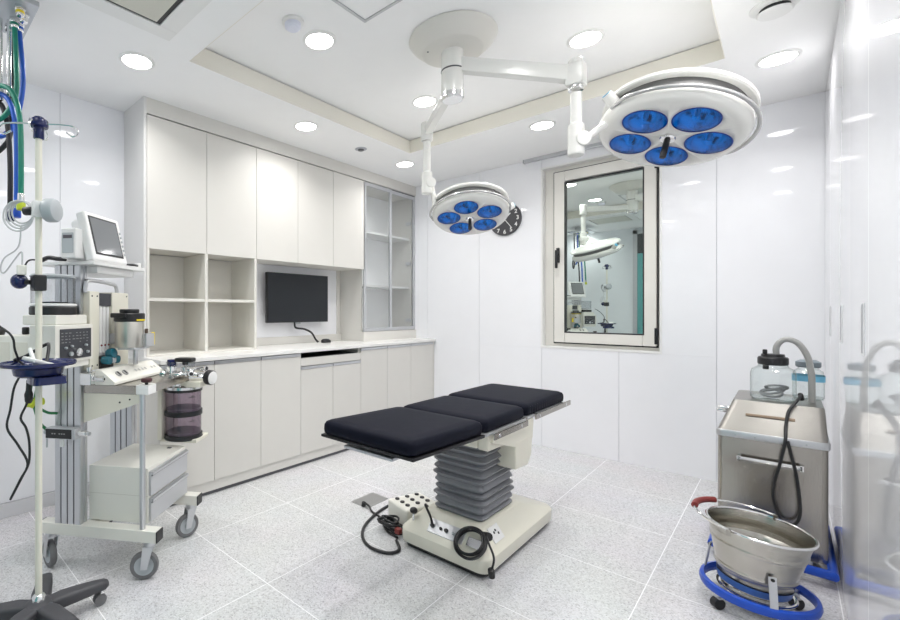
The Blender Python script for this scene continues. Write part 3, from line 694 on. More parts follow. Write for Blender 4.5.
# ------------------------------------------------------------------ floor things round the table
o = MB().box((-1.925, 2.08, 0), (-1.79, 2.285, .003), .001).build('floor_outlet', mat('dull steel plate', (.42, .42, .42), .4, metal=.8))
tag(o, 'square grey metal floor outlet plate left of the operating table base', 'floor outlet')
MB().rcyl((-1.828, 2.086, .002), (-1.822, 2.086, .028), .014, .003).build('outlet_cap', BLACK, o)
t = thing('foot_control', 'white multi button control box lying on its cables beside the table base', 'control box', (-1.512, 2.145, .0), math.radians(-18))
bx = MB().box((-.10, -.10, .0), (.085, .13, .108), .014, 3).build('housing', CREAMW, t, True)
for i in range(3):
    for j in range(3):
        MB().rcyl((-.065 + .05 * i, -.055 + .07 * j, .106), (-.065 + .05 * i, -.055 + .07 * j, .115), .013, .002, 14).build('button', BLACK, bx, True)
o = MB().tube([(-1.60, 2.215, .012), (-1.70, 2.25, .008), (-1.71, 2.12, .008), (-1.66, 1.92, .008), (-1.585, 1.80, .008), (-1.485, 1.74, .008), (-1.385, 1.757, .008), (-1.36, 1.82, .008), (-1.42, 1.88, .012)], .008, 12).build('power_cable', BLACK)
tag(o, 'thick black cable looping on the floor beside the table base', 'cable')
o = MB().tube([(-1.822, 2.086, .028), (-1.77, 2.075, .02), (-1.735, 2.057, .007), (-1.64, 2.03, .006), (-1.585, 1.98, .006), (-1.515, 1.93, .006), (-1.44, 1.915, .008)], .006, 10).build('outlet_cable', BLACK)
tag(o, 'thin black cable plugged into the floor outlet plate', 'cable')
o = MB()
for k in range(7):
    cx, cy = -1.515 + random.uniform(-.025, .02), 1.965 + random.uniform(-.02, .02); R = random.uniform(.03, .06)
    o.tube([(cx + R * math.cos(a) * 1.1, cy + R * .8 * math.sin(a), .010 + .009 * k + .006 * math.sin(2 * a + k)) for a in [2 * PI * i / 10 for i in range(10)]], .006, 8, 5, True)
tag(o.build('cable_tangle', BLACK), 'tangled bundle of black cable on the floor against the white control box', 'cable')
o = MB().box((-1.462, 1.915, .022), (-1.43, 1.945, .05), .004).build('red_plug', REDG)
tag(o, 'small dark red plug by the cable tangle at the table base', 'plug')

# ------------------------------------------------------------------ anaesthesia machine (local x runs along the near beam, y to the far beam)
PA = Vector((-2.456, .525, 0)); RA = math.radians(35.7)
am = thing('anesthesia_machine', 'wheeled anaesthesia machine with drawers, flow tubes, vaporizer and purple absorber canisters', 'medical machine', PA, RA)
def B(lo, hi, name, m, parent, bev=.002, seg=2): return MB().box(lo, hi, bev, seg).build(name, m, parent, True)
WT = .393
for yy in (0., WT):
    b = B((0, yy - .028, .170), (.590, yy + .028, .222), 'base_beam', CREAMW, am, .003)
    B((.590, yy - .027, .171), (.596, yy + .027, .221), 'end_cap', BLACK, b, .002)
    B((-.006, yy - .027, .171), (.0, yy + .027, .221), 'end_cap', BLACK, b, .002)
B((.20, .028, .176), (.26, WT - .028, .214), 'cross_beam', CREAMW, am)
def caster(x, y, ang, parent, r=.062, z=.17):
    ca, sa = math.cos(ang), math.sin(ang); off = .022; ax = Vector((-sa, ca, 0)); c0 = Vector((x - ca * off, y - sa * off, r))
    f = MB().rcyl((x, y, z - .020), (x, y, z), .026)
    for s in (-1, 1):
        p = c0 + ax * .020 * s
        f.prism([p + Vector((ca, sa, 0)) * (-.014) + Vector((0, 0, -.012)), p + Vector((ca, sa, 0)) * .014 + Vector((0, 0, -.012)), Vector((x, y, z - .018)) + Vector((ca, sa, 0)) * .02 + ax * .020 * s, Vector((x, y, z - .018)) - Vector((ca, sa, 0)) * .026 + ax * .020 * s], ax * .003 * s)
    f.box((-.028, -.023, z - .024), (.024, .023, z - .018), .002, 2, Matrix.Translation((x, y, 0)) @ Matrix.Rotation(ang, 4, 'Z'))
    f = f.build('caster', ALU, parent, True)
    T0 = Matrix.Translation(c0) @ ax.to_track_quat('Z', 'Y').to_matrix().to_4x4()
    w = r - .0005
    MB().lathe([(w * .68, -.012), (w * .93, -.013), (w, -.006), (w, .006), (w * .93, .013), (w * .68, .012)], 36, T0, cap=False).build('tyre', RUBBER, f, True)
    MB().lathe([(0, -.014), (w * .2, -.014), (w * .26, -.008), (w * .55, -.009), (w * .68, -.013), (w * .70, 0), (w * .68, .013), (w * .55, .009), (w * .26, .008), (w * .2, .014), (0, .014)], 32, T0).build('wheel_disc', GREYP, f, True)
for (x, y, a) in ((.545, 0, math.radians(20)), (.545, WT, math.radians(50)), (.045, 0, math.radians(-30)), (.045, WT, math.radians(-10))): caster(x, y, a, am)
def column(y0, y1, z0, z1):
    c = MB(); x0, x1 = .082, .214
    c.box((x0 + .004, y0 + .004, z0), (x1 - .004, y1 - .004, z1))
    n = 4; wd = (x1 - x0) / n
    for k in range(n): c.box((x0 + k * wd + .003, y0, z0), (x0 + (k + 1) * wd - .003, y0 + .006, z1), .001).box((x0 + k * wd + .003, y1 - .006, z0), (x0 + (k + 1) * wd - .003, y1, z1), .001)
    for xx in (x0, x1 - .006): c.box((xx, y0 + .002, z0), (xx + .006, (y0 + y1) / 2 - .004, z1), .001).box((xx, (y0 + y1) / 2 + .004, z0), (xx + .006, y1 - .002, z1), .001)
    c = c.build('column', ALU, am, True)
    g = MB()
    for k in range(1, n):
        for yy in (y0 + .0035, y1 - .0035): g.box((x0 + k * wd - .0032, yy - .001, z0), (x0 + k * wd + .0032, yy + .001, z1))
    g.build('slot', GROOVE, c, True)
column(-.024, .026, .222, 1.410); column(WT - .026, WT + .024, .222, .82)
# drawer cabinet
dc = B((.215, .034, .225), (.515, .388, .478), 'drawer_cabinet', CREAMW, am, .003)
B((.214, .0335, .3495), (.5155, .388, .3515), 'side_seam', mat('pale seam', (.60, .58, .52), .5), dc, 0)
for z0, z1 in ((.232, .338), (.350, .462)):
    d = B((.515, .040, z0), (.528, .384, z1), 'drawer', ALUL, dc, .002)
    B((.528, .042, z1 - .016), (.538, .382, z1 - .002), 'pull_strip', ALU, d, .002)
    B((.5285, .042, z1 - .021), (.531, .382, z1 - .016), 'pull_gap', GROOVE, d, 0)
B((.44, .33, .478), (.46, .345, .482), 'top_stud', BLACK, dc, .001)
MB().cyl((.515, -.008, .222), (.515, -.008, .83), .0125).build('front_post', ALU, am, True)
# work table
wt = MB().box((.216, -.006, .822), (.525, WT + .03, .862), .004).build('work_table', STEEL, am, True)
MB().prism([(.216, -.004, .822), (.216, -.004, .685), (.525, -.004, .795), (.525, -.004, .822)], (0, .006, 0)).build('side_bracket', CREAM, wt, True)
for (x, z) in ((.40, .785), (.45, .80)): MB().rcyl((x, -.007, z), (x, -.003, z), .004, .001, 10).build('screw', BLACK, wt, True)
cl = B((.490, -.022, .826), (.552, .045, .868), 'corner_clamp', WHITEP, am, .004)
MB().rcyl((.53, .0, .868), (.53, .0, .882), .008).build('clamp_stem', BLACK, cl, True)
MB().rcyl((.53, .0, .880), (.53, .0, .898), .024, .005).build('clamp_knob', mat('dark maroon knob', (.05, .012, .016), .35), cl, True)
# sloped console on the table
cs = MB().prism([(.285, -.02, .864), (.385, -.02, .864), (.385, -.02, .878), (.315, -.02, .932), (.285, -.02, .932)], (0, .42, 0), bev=.003).build('console', CREAMW, am, True)
sn = Vector((.054, 0, .07)).normalized()
for y in (.055, .105):
    p = Vector((.352, y, .9045))
    k = MB().rcyl(p, p + sn * .004, .017, .001, 20).build('dial', mat('dial grey', (.35, .35, .34), .4), cs, True)
    MB().box((-.003, -.012, 0), (.003, .012, .004), 0, 2, Matrix.Translation(p + sn * .003) @ sn.to_track_quat('Z', 'Y').to_matrix().to_4x4()).build('pointer', BLACK, k, True)
lbl = MB()
for k in range(7):
    if k != 4: lbl.box((-.004, -.008, 0), (.004, .008, .0008), 0, 2, Matrix.Translation(Vector((.352, .19 + .028 * k, .9045)) + sn * .002) @ sn.to_track_quat('Z', 'Y').to_matrix().to_4x4())
lbl.build('printed_marks', mat('grey print', (.50, .50, .50), .5), cs, True)
pb = MB().box((.225, -.045, .864), (.285, .025, .92), .006).rcyl((.285, -.012, .892), (.335, -.012, .892), .017).rcyl((.25, -.01, .92), (.25, -.01, .945), .012).build('gas_port', CHROME, am, True)
MB().rcyl((.334, -.012, .892), (.338, -.012, .892), .010, .001).build('port_opening', BLACK, pb, True)
# flowmeter panel
FX = .245
fm = MB().box((.10, .0, .925), (FX, .066, 1.292), .004).box((.10, .158, .925), (FX, .292, 1.292), .004).box((.10, .05, .925), (FX - .03, .16, 1.285), .002).build('flowmeter_panel', CREAM, am, True)
B((FX - .03, .067, 1.225), (FX - .004, .157, 1.285), 'header_plate', PANELB, fm, .002)
B((FX - .03, .0665, .985), (FX - .018, .1575, 1.225), 'tube_backing', WHITEP, fm, 0)
for y in (.086, .112, .138):
    q = MB().cyl((FX - .012, y, 1.0), (FX - .012, y, 1.22), .0085).build('flow_tube', WHITEP, fm, True)
    MB().sphere((FX - .004, y, 1.035), .005).build('float', REDG, q, True)
B((FX - .03, .06, .925), (FX + .012, .156, .985), 'valve_block', BLACK, fm, .005)
for y, m, r in ((.078, TEALK, .02), (.108, GREYP, .017), (.138, TEALK, .020)):
    MB().rcyl((FX + .01, y, .965), (FX + .05, y, .965), r, .004, 18).build('control_knob', m, fm, True)
MB().rcyl((FX + .012, .11, .99), (FX + .05, .11, .998), .026, .008, 18).build('control_knob', TEALK, fm, True)
for (y, z) in ((.015, 1.27), (.05, 1.27), (.015, .945), (.05, .945), (.275, 1.275)): MB().rcyl((FX - .001, y, z), (FX + .002, y, z), .004, .001, 10).build('screw', BLACK, fm, True)
MB().tube([(.225, -.006, 1.285), (.225, -.002, 1.315), (.225, .025, 1.343), (.225, .18, 1.335), (.225, .215, 1.325), (.225, .225, 1.285)], .009, 10, 4).build('carry_handle', ALU, fm, True)
# vaporizer
vx, vy = .335, .165
vp = MB().rcyl((vx, vy, 1.022), (vx, vy, 1.150), .066, .004, 36).build('vaporizer', VAPGL, am, True)
MB().lathe([(.066, 1.148), (.071, 1.151), (.071, 1.186), (.067, 1.190), (0, 1.190)], 36, Matrix.Translation((vx, vy, 0))).build('dial_cap', BLACK, vp, True)
MB().rcyl((vx, vy, 1.190), (vx, vy, 1.209), .045, .004, 30).box((vx - .05, vy - .078, 1.168), (vx + .03, vy - .045, 1.190), .004).build('cap_knob', BLACK, vp, True)
yb = MB()
for k in range(12):
    a0 = math.radians(-30 + 11 * k); a1 = math.radians(-19 + 11 * k)
    yb.prism([(vx + .0712 * math.cos(a0), vy + .0712 * math.sin(a0), 1.152), (vx + .0712 * math.cos(a1), vy + .0712 * math.sin(a1), 1.152), (vx + .0712 * math.cos(a1), vy + .0712 * math.sin(a1), 1.160), (vx + .0712 * math.cos(a0), vy + .0712 * math.sin(a0), 1.160)], (.0012 * math.cos(a0), .0012 * math.sin(a0), 0))
yb.build('yellow_band', YELL, vp, True)
MB().box((vx + .035, vy + .015, 1.022), (vx + .082, vy + .088, 1.088), .004).build('filler_block', ALU, vp, True)
MB().rcyl((vx + .06, vy + .05, 1.088), (vx + .06, vy + .05, 1.112), .009).build('filler_cap', mat('dark bronze', (.10, .07, .05), .3), vp, True)
MB().box((vx + .062, vy + .090, 1.028), (vx + .066, vy + .118, 1.092), .001).build('yellow_tag', YELL, vp, True)
MB().box((.245, vy - .03, 1.04), (vx - .05, vy + .03, 1.09), .003).build('mount', ALU, vp, True)
MB().rcyl((vx, vy + .05, .93), (vx, vy + .05, 1.014), .011).build('support_stem', ALU, vp, True)
MB().box((vx - .03, vy - .05, 1.012), (vx + .06, vy + .08, 1.022), .002).build('base_plate', ALUL, vp, True)
# ventilator and bellows
vt = B((-.02, -.235, .955), (.262, -.026, 1.098), 'ventilator', CREAMW, am, .006)
B((.150, -.238, .982), (.272, -.012, 1.142), 'ventilator_head', CREAMW, am, .006)
vh = am.children[-1] if False else None
dp = B((.272, -.214, .995), (.2755, -.030, 1.124), 'display_panel', PANELB, am, .001)
for (y, z, r) in ((-.115, 1.022, .018), (-.16, 1.018, .009), (-.19, 1.045, .005), (-.155, 1.05, .005), (-.07, 1.05, .005), (-.06, 1.02, .006)):
    MB().rcyl((.2755, y, z), (.288, y, z), r, .002, 16).build('knob', GREYP if r < .012 else CHROME, dp, True)
mk = MB()
for i in range(8):
    for j in range(4):
        if random.random() < .75: mk.box((.2755, -.208 + .021 * i, 1.066 + .013 * j), (.2762, -.208 + .021 * i + random.uniform(.006, .014), 1.069 + .013 * j))
mk.build('printed_marks', mat('dim print', (.28, .28, .28), .5), dp, True)
for (x0, x1) in ((.0, .055), (.07, .14)): B((x0, -.2365, .985), (x1, -.2345, 1.07), 'side_plate', mat('ivory plate', (.68, .66, .58), .4), vt, .001)
MB().rcyl((-.015, -.20, 1.105), (-.065, -.21, 1.12), .020, .005).build('black_port', BLACK, vt, True)
MB().rcyl((.05, -.15, 1.098), (.05, -.15, 1.13), .014).build('black_port', BLACK, vt, True)
bx, by = .165, -.125
B((.095, -.215, 1.142), (.255, -.03, 1.183), 'ventilator_top', CREAMW, am, .005)
bc = MB().lathe([(.086, 1.183), (.090, 1.187), (.090, 1.214), (.086, 1.220), (0, 1.220)], 40, Matrix.Translation((bx, by, 0))).build('bellows_base', BLACK, am, True)
MB().lathe([(.082, 1.221), (.085, 1.23), (.085, 1.345), (.082, 1.356), (0, 1.36)], 40, Matrix.Translation((bx, by, 0)), cap=False).build('bellows_dome', CLEARP, bc, True)
MB().lathe([(.0865, 1.344), (.0885, 1.350), (.083, 1.357)], 40, Matrix.Translation((bx, by, 0)), cap=False).build('dome_rim', GREYP, bc, True)
MB().lathe([(.086, 1.220), (.090, 1.223), (.090, 1.229), (.086, 1.232)], 40, Matrix.Translation((bx, by, 0)), cap=False).build('dome_rim', WHITEP, bc, True)
MB().lathe([(0, 1.221)] + [(.062 - .012 * (k % 2), 1.222 + .004 * k) for k in range(5)] + [(0, 1.243)], 30, Matrix.Translation((bx, by, 0))).build('bellows_bag', BLACK, bc, True)
# monitor shelf
ms = MB().box((.0, -.045, 1.410), (.300, .355, 1.424), .003).box((.27, -.04, 1.424), (.300, .35, 1.429), .001).box((.04, .02, 1.375), (.27, .30, 1.410), .006).build('monitor_shelf', WHITEP, am, True)
MB().rcyl((.27, .335, 1.424), (.27, .335, 1.455), .016).build('shelf_stop', WHITEP, ms, True)
# suction regulator on the near column
rg = B((.070, -.066, .622), (.222, -.026, .672), 'vacuum_regulator', ALUL, am, .004)
B((.074, -.068, .626), (.205, -.066, .668), 'dark_faceplate', BLACK, rg, .001)
for i in range(6):
    if i not in (2,): B((.105 + .012 * i, -.0685, .645), (.113 + .012 * i, -.0678, .650), 'faint_print', mat('dim print', (.28, .28, .28), .5), rg, 0)
MB().rcyl((.222, -.046, .648), (.268, -.046, .648), .013).build('outlet_nozzle', CHROME, rg, True)
MB().rcyl((.268, -.046, .648), (.284, -.046, .648), .009).build('nozzle_tip', ALU, rg, True)
MB().rcyl((.052, -.046, .648), (.070, -.046, .648), .012).rcyl((.062, -.046, .575), (.062, -.046, .64), .004).build('hose_barb', GREYP, rg, True)
MB().rcyl((.145, -.052, .585), (.145, -.052, .622), .010).build('drain_cap', WHITEP, rg, True)
# absorber with two stacked canisters on the far side
ax_, ay = .470, .455; AT = Matrix.Translation((ax_, ay, 0)); RC = .094
ab = MB().box((.36, WT - .02, .505), (.385, WT + .16, .83), .004).box((.36, WT + .0, .492), (.575, WT + .15, .512), .004).box((.33, WT - .01, .792), (.60, WT + .12, .822), .005).build('absorber_bracket', CREAM, am, True)
for z0, z1 in ((.525, .640), (.652, .770)):
    cnn = MB().lathe([(RC, z0), (RC, z1)], 44, AT, cap=False).build('absorber_canister', PURPLE, am, True)
    for zz in (z0, z1): MB().lathe([(RC - .006, zz - .007), (RC + .006, zz - .007), (RC + .006, zz + .006), (RC - .006, zz + .006), (RC - .006, zz - .007)], 44, AT, cap=False).build('seal_ring', BLACK, cnn, True)
    MB().lathe([(0, z0 + .002), (RC - .004, z0 + .002), (RC - .004, z0 + .02), (0, z0 + .02)], 40, AT).build('granule_bed', mat('mauve grey granules', (.22, .185, .22), .7), cnn, True)
    lm = MB()
    for k in range(5):
        a = math.radians(-44 + 5 * k); 
        lm.box((-.0035, -.0004, 0), (.0035, .0004, .005 if k != 2 else .012), 0, 2, Matrix.Translation((ax_ + (RC + .0012) * math.cos(a), ay + (RC + .0012) * math.sin(a), z1 - .035)) @ Matrix.Rotation(a + PI / 2, 4, 'Z'))
    lm.build('scale_print', DMARK, cnn, True)
MB().lathe([(0, .505), (RC + .006, .505), (RC + .008, .512), (RC + .006, .518), (0, .518)], 40, AT).build('bottom_plate', BLACK, am, True)
hd = MB().lathe([(RC + .004, .776), (RC + .004, .79), (RC - .01, .80), (0, .80)], 40, AT)
for (dx_, dy_, h) in ((-.055, -.03, .90), (-.01, .035, .89), (.045, -.02, .885)): hd.rcyl((ax_ + dx_, ay + dy_, .80), (ax_ + dx_, ay + dy_, h), .026, .004)
hd.rcyl((ax_ - .10, ay - .03, .855), (ax_ + .10, ay - .03, .855), .014).rcyl((ax_ + .0, ay - .05, .84), (ax_ + .16, ay + .02, .835), .020)
hd = hd.build('absorber_head', CHROME, am, True)
for (dx_, dy_) in ((-.055, -.03), (.045, -.02)):
    MB().rcyl((ax_ + dx_, ay + dy_, .895), (ax_ + dx_, ay + dy_, .925), .030, .003).build('valve_dome', CLEARP, hd, True)
for (dx_, dy_, r_, h_) in ((-.085, -.075, .022, .885), (.0, -.075, .024, .88), (.075, .045, .022, .88)):
    ch_ = MB().lathe([(r_, .80), (r_, h_ - .012), (r_ * .6, h_), (0, h_ + .002)], 24, Matrix.Translation((ax_ + dx_, ay + dy_, 0)), cap=False).build('valve_chamber', CLEARP, hd, True)
    MB().rcyl((ax_ + dx_, ay + dy_, .801), (ax_ + dx_, ay + dy_, .835), r_ * .6, .002).build('valve_seat', mat('brass seat', (.55, .36, .12), .3, metal=.9), ch_, True)
    MB().rcyl((ax_ + dx_, ay + dy_, .80), (ax_ + dx_, ay + dy_, .812), r_ * 1.15, .002).build('valve_ring', CHROME, ch_, True)
MB().rcyl((ax_ - .15, ay - .10, .865), (ax_ - .06, ay - .085, .865), .013).rcyl((ax_ - .02, ay - .10, .86), (ax_ + .06, ay - .075, .862), .012).build('cross_tube', CHROME, hd, True)
MB().rcyl((ax_ - .055, ay - .03, .90), (ax_ - .055, ay - .03, .935), .024).build('valve_knob', NAVY, hd, True)
kb = MB().rcyl((ax_ + .02, ay - .02, .905), (ax_ + .02, ay - .02, .925), .016).box((ax_ - .03, ay - .05, .922), (ax_ + .07, ay + .01, .945), .008).build('valve_knob', BLACK, hd, True)
for (p, q) in (((ax_ - .10, ay - .03, .855), (ax_ - .15, ay - .06, .87)), ((ax_ + .05, ay - .05, .86), (ax_ + .10, ay - .11, .87)), ((ax_ + .06, ay + .03, .875), (ax_ + .13, ay + .01, .885))):
    n2 = MB().rcyl(p, q, .016, .003).build('hose_port', CHROME, hd, True)
    d = (Vector(q) - Vector(p)).normalized(); MB().rcyl(Vector(q) - d * .001, Vector(q) + d * .003, .010, .001).build('port_opening', BLACK, n2, True)
gd = (Matrix.Rotation(-RA, 3, 'Z') @ Vector((.88, .30, -.06))).normalized(); gp = Vector((ax_ + .150, ay - .02, .842))
g = MB().rcyl(gp, gp + gd * .034, .040, .004, 32).build('pressure_gauge', BLACK, am, True)
MB().rcyl(gp + gd * .034, gp + gd * .037, .035, .001, 32).build('gauge_face', WHITEP, g, True)
# lime clip and green tubes by the near column
gt = MB().tube([(.05, -.10, .93), (.035, -.11, .85), (.055, -.115, .79), (.06, -.085, .70), (.062, -.05, .66)], .007).tube([(.07, -.09, .93), (.06, -.10, .86), (.062, -.11, .79), (.085, -.075, .745), (.10, -.03, .73)], .006).build('green_tubes', mat('deep green tube', (.01, .16, .05), .4), am, True)
MB().rcyl((.030, -.125, .79), (.095, -.100, .80), .016).rcyl((.055, -.13, .775), (.07, -.105, .82), .010).build('tube_clip', LIME, gt, True)
# patient monitor on the shelf
pm = thing('patient_monitor', 'white patient monitor with grey screen standing on the anaesthesia machine shelf', 'monitor', PA + Matrix.Rotation(RA, 3, 'Z') @ Vector((.20, .10, 1.429)), RA)
til = Matrix.Translation((.095, 0, .004)) @ Matrix.Rotation(math.radians(-14), 4, 'Y')
MB().box((-.045, -.135, .0), (.0, .115, .232), .010, 3, til).box((-.10, -.115, .004), (-.03, .095, .215), .02, 3, til).box((-.12, -.10, 0), (.05, .08, .02), .004).build('housing', WHITEP, pm, True)
sb = MB().box((-.001, -.114, .028), (.0015, .088, .214), .001, 1, til).build('bezel', BLACK, pm, True)
MB().box((.001, -.105, .037), (.0025, .079, .205), 0, 1, til).build('screen', MSCREEN, sb, True)
pr_ = MB().box((-.040, -.180, .006), (.036, -.112, .142), .008, 3).build('printer_module', WHITEP, pm, True)
MB().box((-.030, -.1815, .03), (.026, -.1795, .120), .002).build('printer_door', GREYP, pr_, True)
MB().box((-.024, -.1835, .095), (.020, -.181, .110), .001).build('paper_slot', DMARK, pr_, True)
for k in range(6): MB().rcyl(til @ Vector((0, .10, .05 + .022 * k)), til @ Vector((.004, .10, .05 + .022 * k)), .006, .001, 12).build('key', GREYP, pm, True)
o = MB().tube([(.02, -.03, 1.434), (.06, -.035, 1.445), (.10, -.03, 1.440), (.14, -.025, 1.438)], .010, M=Matrix.Translation(PA) @ Matrix.Rotation(RA, 4, 'Z')).tube([(.02, -.03, 1.434), (-.03, -.05, 1.432), (-.05, -.06, 1.38), (-.06, -.07, 1.31)], .004, M=Matrix.Translation(PA) @ Matrix.Rotation(RA, 4, 'Z')).build('sensor_cable', BLACK)
tag(o, 'black sensor lead lying on the machine shelf left of the patient monitor', 'cable')
o = MB().tube([(.285, .22, 1.434), (.295, .26, 1.437), (.29, .30, 1.437)], .006, M=Matrix.Translation(PA) @ Matrix.Rotation(RA, 4, 'Z')).build('shelf_lead', BLACK)
tag(o, 'short black lead lying on the shelf right of the patient monitor screen', 'cable')

# ------------------------------------------------------------------ IV stand
IX, IY = -1.975, .408
iv = thing('iv_stand', 'cream pole IV stand on a dark grey five leg base with navy tray', 'IV stand', (IX, IY, 0))
hubm = MB().lathe([(0, .055), (.05, .055), (.055, .07), (.048, .105), (.03, .115), (0, .115)], 28, Matrix.Translation((IX, IY, 0)))
hubm.build('hub', DGREY, iv)
for k, az in enumerate((90, 162, 234, 306, 18)):
    a = math.radians(az); d = Vector((math.cos(a), math.sin(a), 0)); s = Vector((d.y, -d.x, 0)); p = Vector((IX, IY, 0))
    lg = MB().loft([(0, 0, .022, .028, .014, .02), (.0, 0, .025, .034, .016, .08), (-.004, 0, .022, .030, .016, .17), (-.008, 0, .018, .024, .015, .232), (-.008, 0, .011, .015, .01, .245)], Matrix.Translation(p + Vector((0, 0, .085))) @ Matrix((Vector((0, 0, 1)), s, d)).transposed().to_4x4()).build('leg', DGREY, iv, sharp=60)
    e = p + d * .222
    cs_ = MB().rcyl((e.x, e.y, .048), (e.x, e.y, .068), .011).bar(e + Vector((0, 0, .05)) - s * .012, e + Vector((0, 0, .05)) + s * .012, .016, .006).build('caster', CHROME, lg)
    q = e + Vector((0, 0, .0235)) - d * .008
    MB().cyl(q - s * .014, q - s * .004, .023, n=24).cyl(q + s * .004, q + s * .014, .023, n=24).build('wheel', RUBBER, cs_)
MB().lathe([(0, .115), (.024, .115), (.024, .125), (.019, .135), (.012, .14)], 24, Matrix.Translation((IX, IY, 0)), cap=False).build('pole_collar', CHROME, iv)
MB().cyl((IX, IY, .11), (IX, IY, 1.905), .0115, n=24).build('pole', CREAM, iv)
hh = MB().rcyl((IX, IY, 1.845), (IX, IY, 1.928), .018, .004).rcyl((IX, IY, 1.888), (IX, IY, 1.918), .032, .006).build('hook_head', NAVY, iv)
for a in (52, 232, 142, 322):
    d = Vector((math.cos(math.radians(a)), math.sin(math.radians(a)), 0)); p = Vector((IX, IY, 1.903)); L = .125 if a in (52, 232) else .05
    MB().tube([p, p + d * L * .6 + Vector((0, 0, .0)), p + d * L + Vector((0, 0, -.006)), p + d * (L + .014) + Vector((0, 0, -.028)), p + d * (L - .004) + Vector((0, 0, -.043)), p + d * (L - .028) + Vector((0, 0, -.030))], .0033, 8).build('hook', CHROME, hh)
cb_ = MB().box((IX - .032, IY - .022, 1.275), (IX + .028, IY + .022, 1.335), .006, 2, None).build('clamp_block', BLACK, iv)
MB().rcyl((IX - .025, IY - .02, 1.308), (IX - .050, IY - .040, 1.310), .009).build('clamp_screw', BLACK, cb_)
MB().sphere((IX - .062, IY - .050, 1.312), .029).build('ball_knob', NAVY, cb_)
TC = Matrix.Translation((IX + .0, IY - .0, 0))
tr = MB().lathe([(q * 0.81, z + .012) for q, z in [(.0, .945), (.085, .945), (.098, .952), (.104, .975), (.118, .982), (.150, .985), (.154, .990), (.154, .998), (.149, .999), (.142, .993), (.118, .990), (.108, .984), (.098, .962), (.0, .958)]], 52, TC).build('tray', NAVY, iv)
MB().loft([(IX + .03, IY + .02, .07, .055, .02, .932), (IX + .03, IY + .02, .068, .052, .02, .959)]).build('tray_bracket', NAVY, tr)
# grey device clamped on the pole
dv = thing('clamped_device', 'grey cylindrical device clamped to the IV pole above the navy ball knob', 'medical device', (IX, IY, 1.576))
da = Vector((.70, .71, .03)).normalized(); p0 = Vector((IX, IY, 1.576)) + da * .025
MB().lathe([(0, 0), (.034, 0), (.042, .005), (.044, .012), (.044, .036), (.040, .043), (.030, .046), (0, .047)], 36, Matrix.Translation(p0) @ da.to_track_quat('Z', 'Y').to_matrix().to_4x4()).build('housing', GREYP, dv)
MB().box((IX - .018, IY - .022, 1.551), (IX + .02, IY + .022, 1.611), .005).build('pole_clamp', WHITEP, dv)
MB().rcyl(Vector((IX, IY, 1.5765)) - da * .02, Vector((IX, IY, 1.5765)) - da * .055, .016).build('thumb_screw', BLACK, dv)
MB().rcyl(p0 - da * .006, p0 + da * .004, .026, .003).build('mount_disc', BLACK, dv)
# coil of clear tubing on the clamp
o = MB()
for k in range(4):
    R = .042 + .005 * k; cx = Vector((IX - .055, IY - .05, 1.575 - .006 * k))
    o.tube([cx + Vector((.72 * R * math.cos(a) , .69 * R * math.cos(a), R * math.sin(a))) + Vector((-.012 + .006 * k, .012 - .006 * k, 0)) for a in [2 * PI * i / 12 for i in range(12)]], .0032, 7, 4, True)
o.tube([(IX - .06, IY - .045, 1.52), (IX - .05, IY - .05, 1.46), (IX - .065, IY - .06, 1.43), (IX - .10, IY - .09, 1.40), (IX - .115, IY - .10, 1.36), (IX - .10, IY - .09, 1.345), (IX - .065, IY - .06, 1.40), (IX - .045, IY - .045, 1.42), (IX - .04, IY - .045, 1.36)], .0028, 7)
tag(o.build('coiled_tubing', mat('pale tubing', (.55, .56, .57), .25)), 'coil of thin pale tubing hanging on the IV pole clamp', 'tubing')
o = MB().box((IX - .052, IY - .062, 1.335), (IX - .028, IY - .032, 1.372), .004).build('tube_connector', CREAMW); tag(o, 'small cream connector on the tubing just above the navy ball knob', 'connector')
# white probe lying on the tray
o = thing('sensor_probe', 'grey and white hand probe with black lead lying in the navy tray', 'probe', (IX + .05, IY + .06, .99))
MB().box((-.035, -.055, -.010), (.03, .05, .006), .006, 3, Matrix.Translation((IX + .045, IY + .0, 1.012)) @ Matrix.Rotation(math.radians(-20), 4, 'X') @ Matrix.Rotation(.5, 4, 'Z')).build('body', mat('pale probe', (.66, .67, .66), .35), o)
MB().tube([(IX + .03, IY + .02, 1.01), (IX - .01, IY + .035, 1.065), (IX - .035, IY + .03, 1.07), (IX - .05, IY - .03, 1.03), (IX - .08, IY - .06, 1.015), (IX - .10, IY - .05, 1.01)], .006).build('lead', BLACK, o)
MB().rcyl((IX + .005, IY - .03, 1.062), (IX + .04, IY - .02, 1.005), .007).build('white_stick', WHITEP, o)
# cords at the IV stand
o = MB().tube([(-2.217, 0.116, 1.234), (-2.120, 0.231, 1.190), (-2.036, 0.326, 1.118), (-2.022, 0.342, 1.054), (-2.029, 0.357, 1.012), (-2.009, 0.371, 0.993)], .0042, 8, 5).build('tray_cord', BLACK)
tag(o, 'black cord coming in from the left and ending in the navy tray', 'cord')
o = thing('hanging_cord', 'long black cord with a plug hanging in folds below the navy tray', 'cord', (-2.014, 0.357, 0.949))
MB().tube([(-2.021, 0.355, 0.952), (-2.024, 0.339, 0.911), (-2.038, 0.330, 0.831), (-2.048, 0.322, 0.763), (-2.020, 0.351, 0.699), (-1.991, 0.376, 0.631), (-2.017, 0.357, 0.568), (-2.045, 0.331, 0.493), (-2.015, 0.362, 0.575), (-1.992, 0.380, 0.633), (-1.991, 0.381, 0.709), (-2.008, 0.374, 0.761), (-2.023, 0.360, 0.798), (-2.011, 0.375, 0.846), (-2.004, 0.383, 0.884), (-2.004, 0.385, 0.952)], .0042, 8, 5).build('lead', BLACK, o)
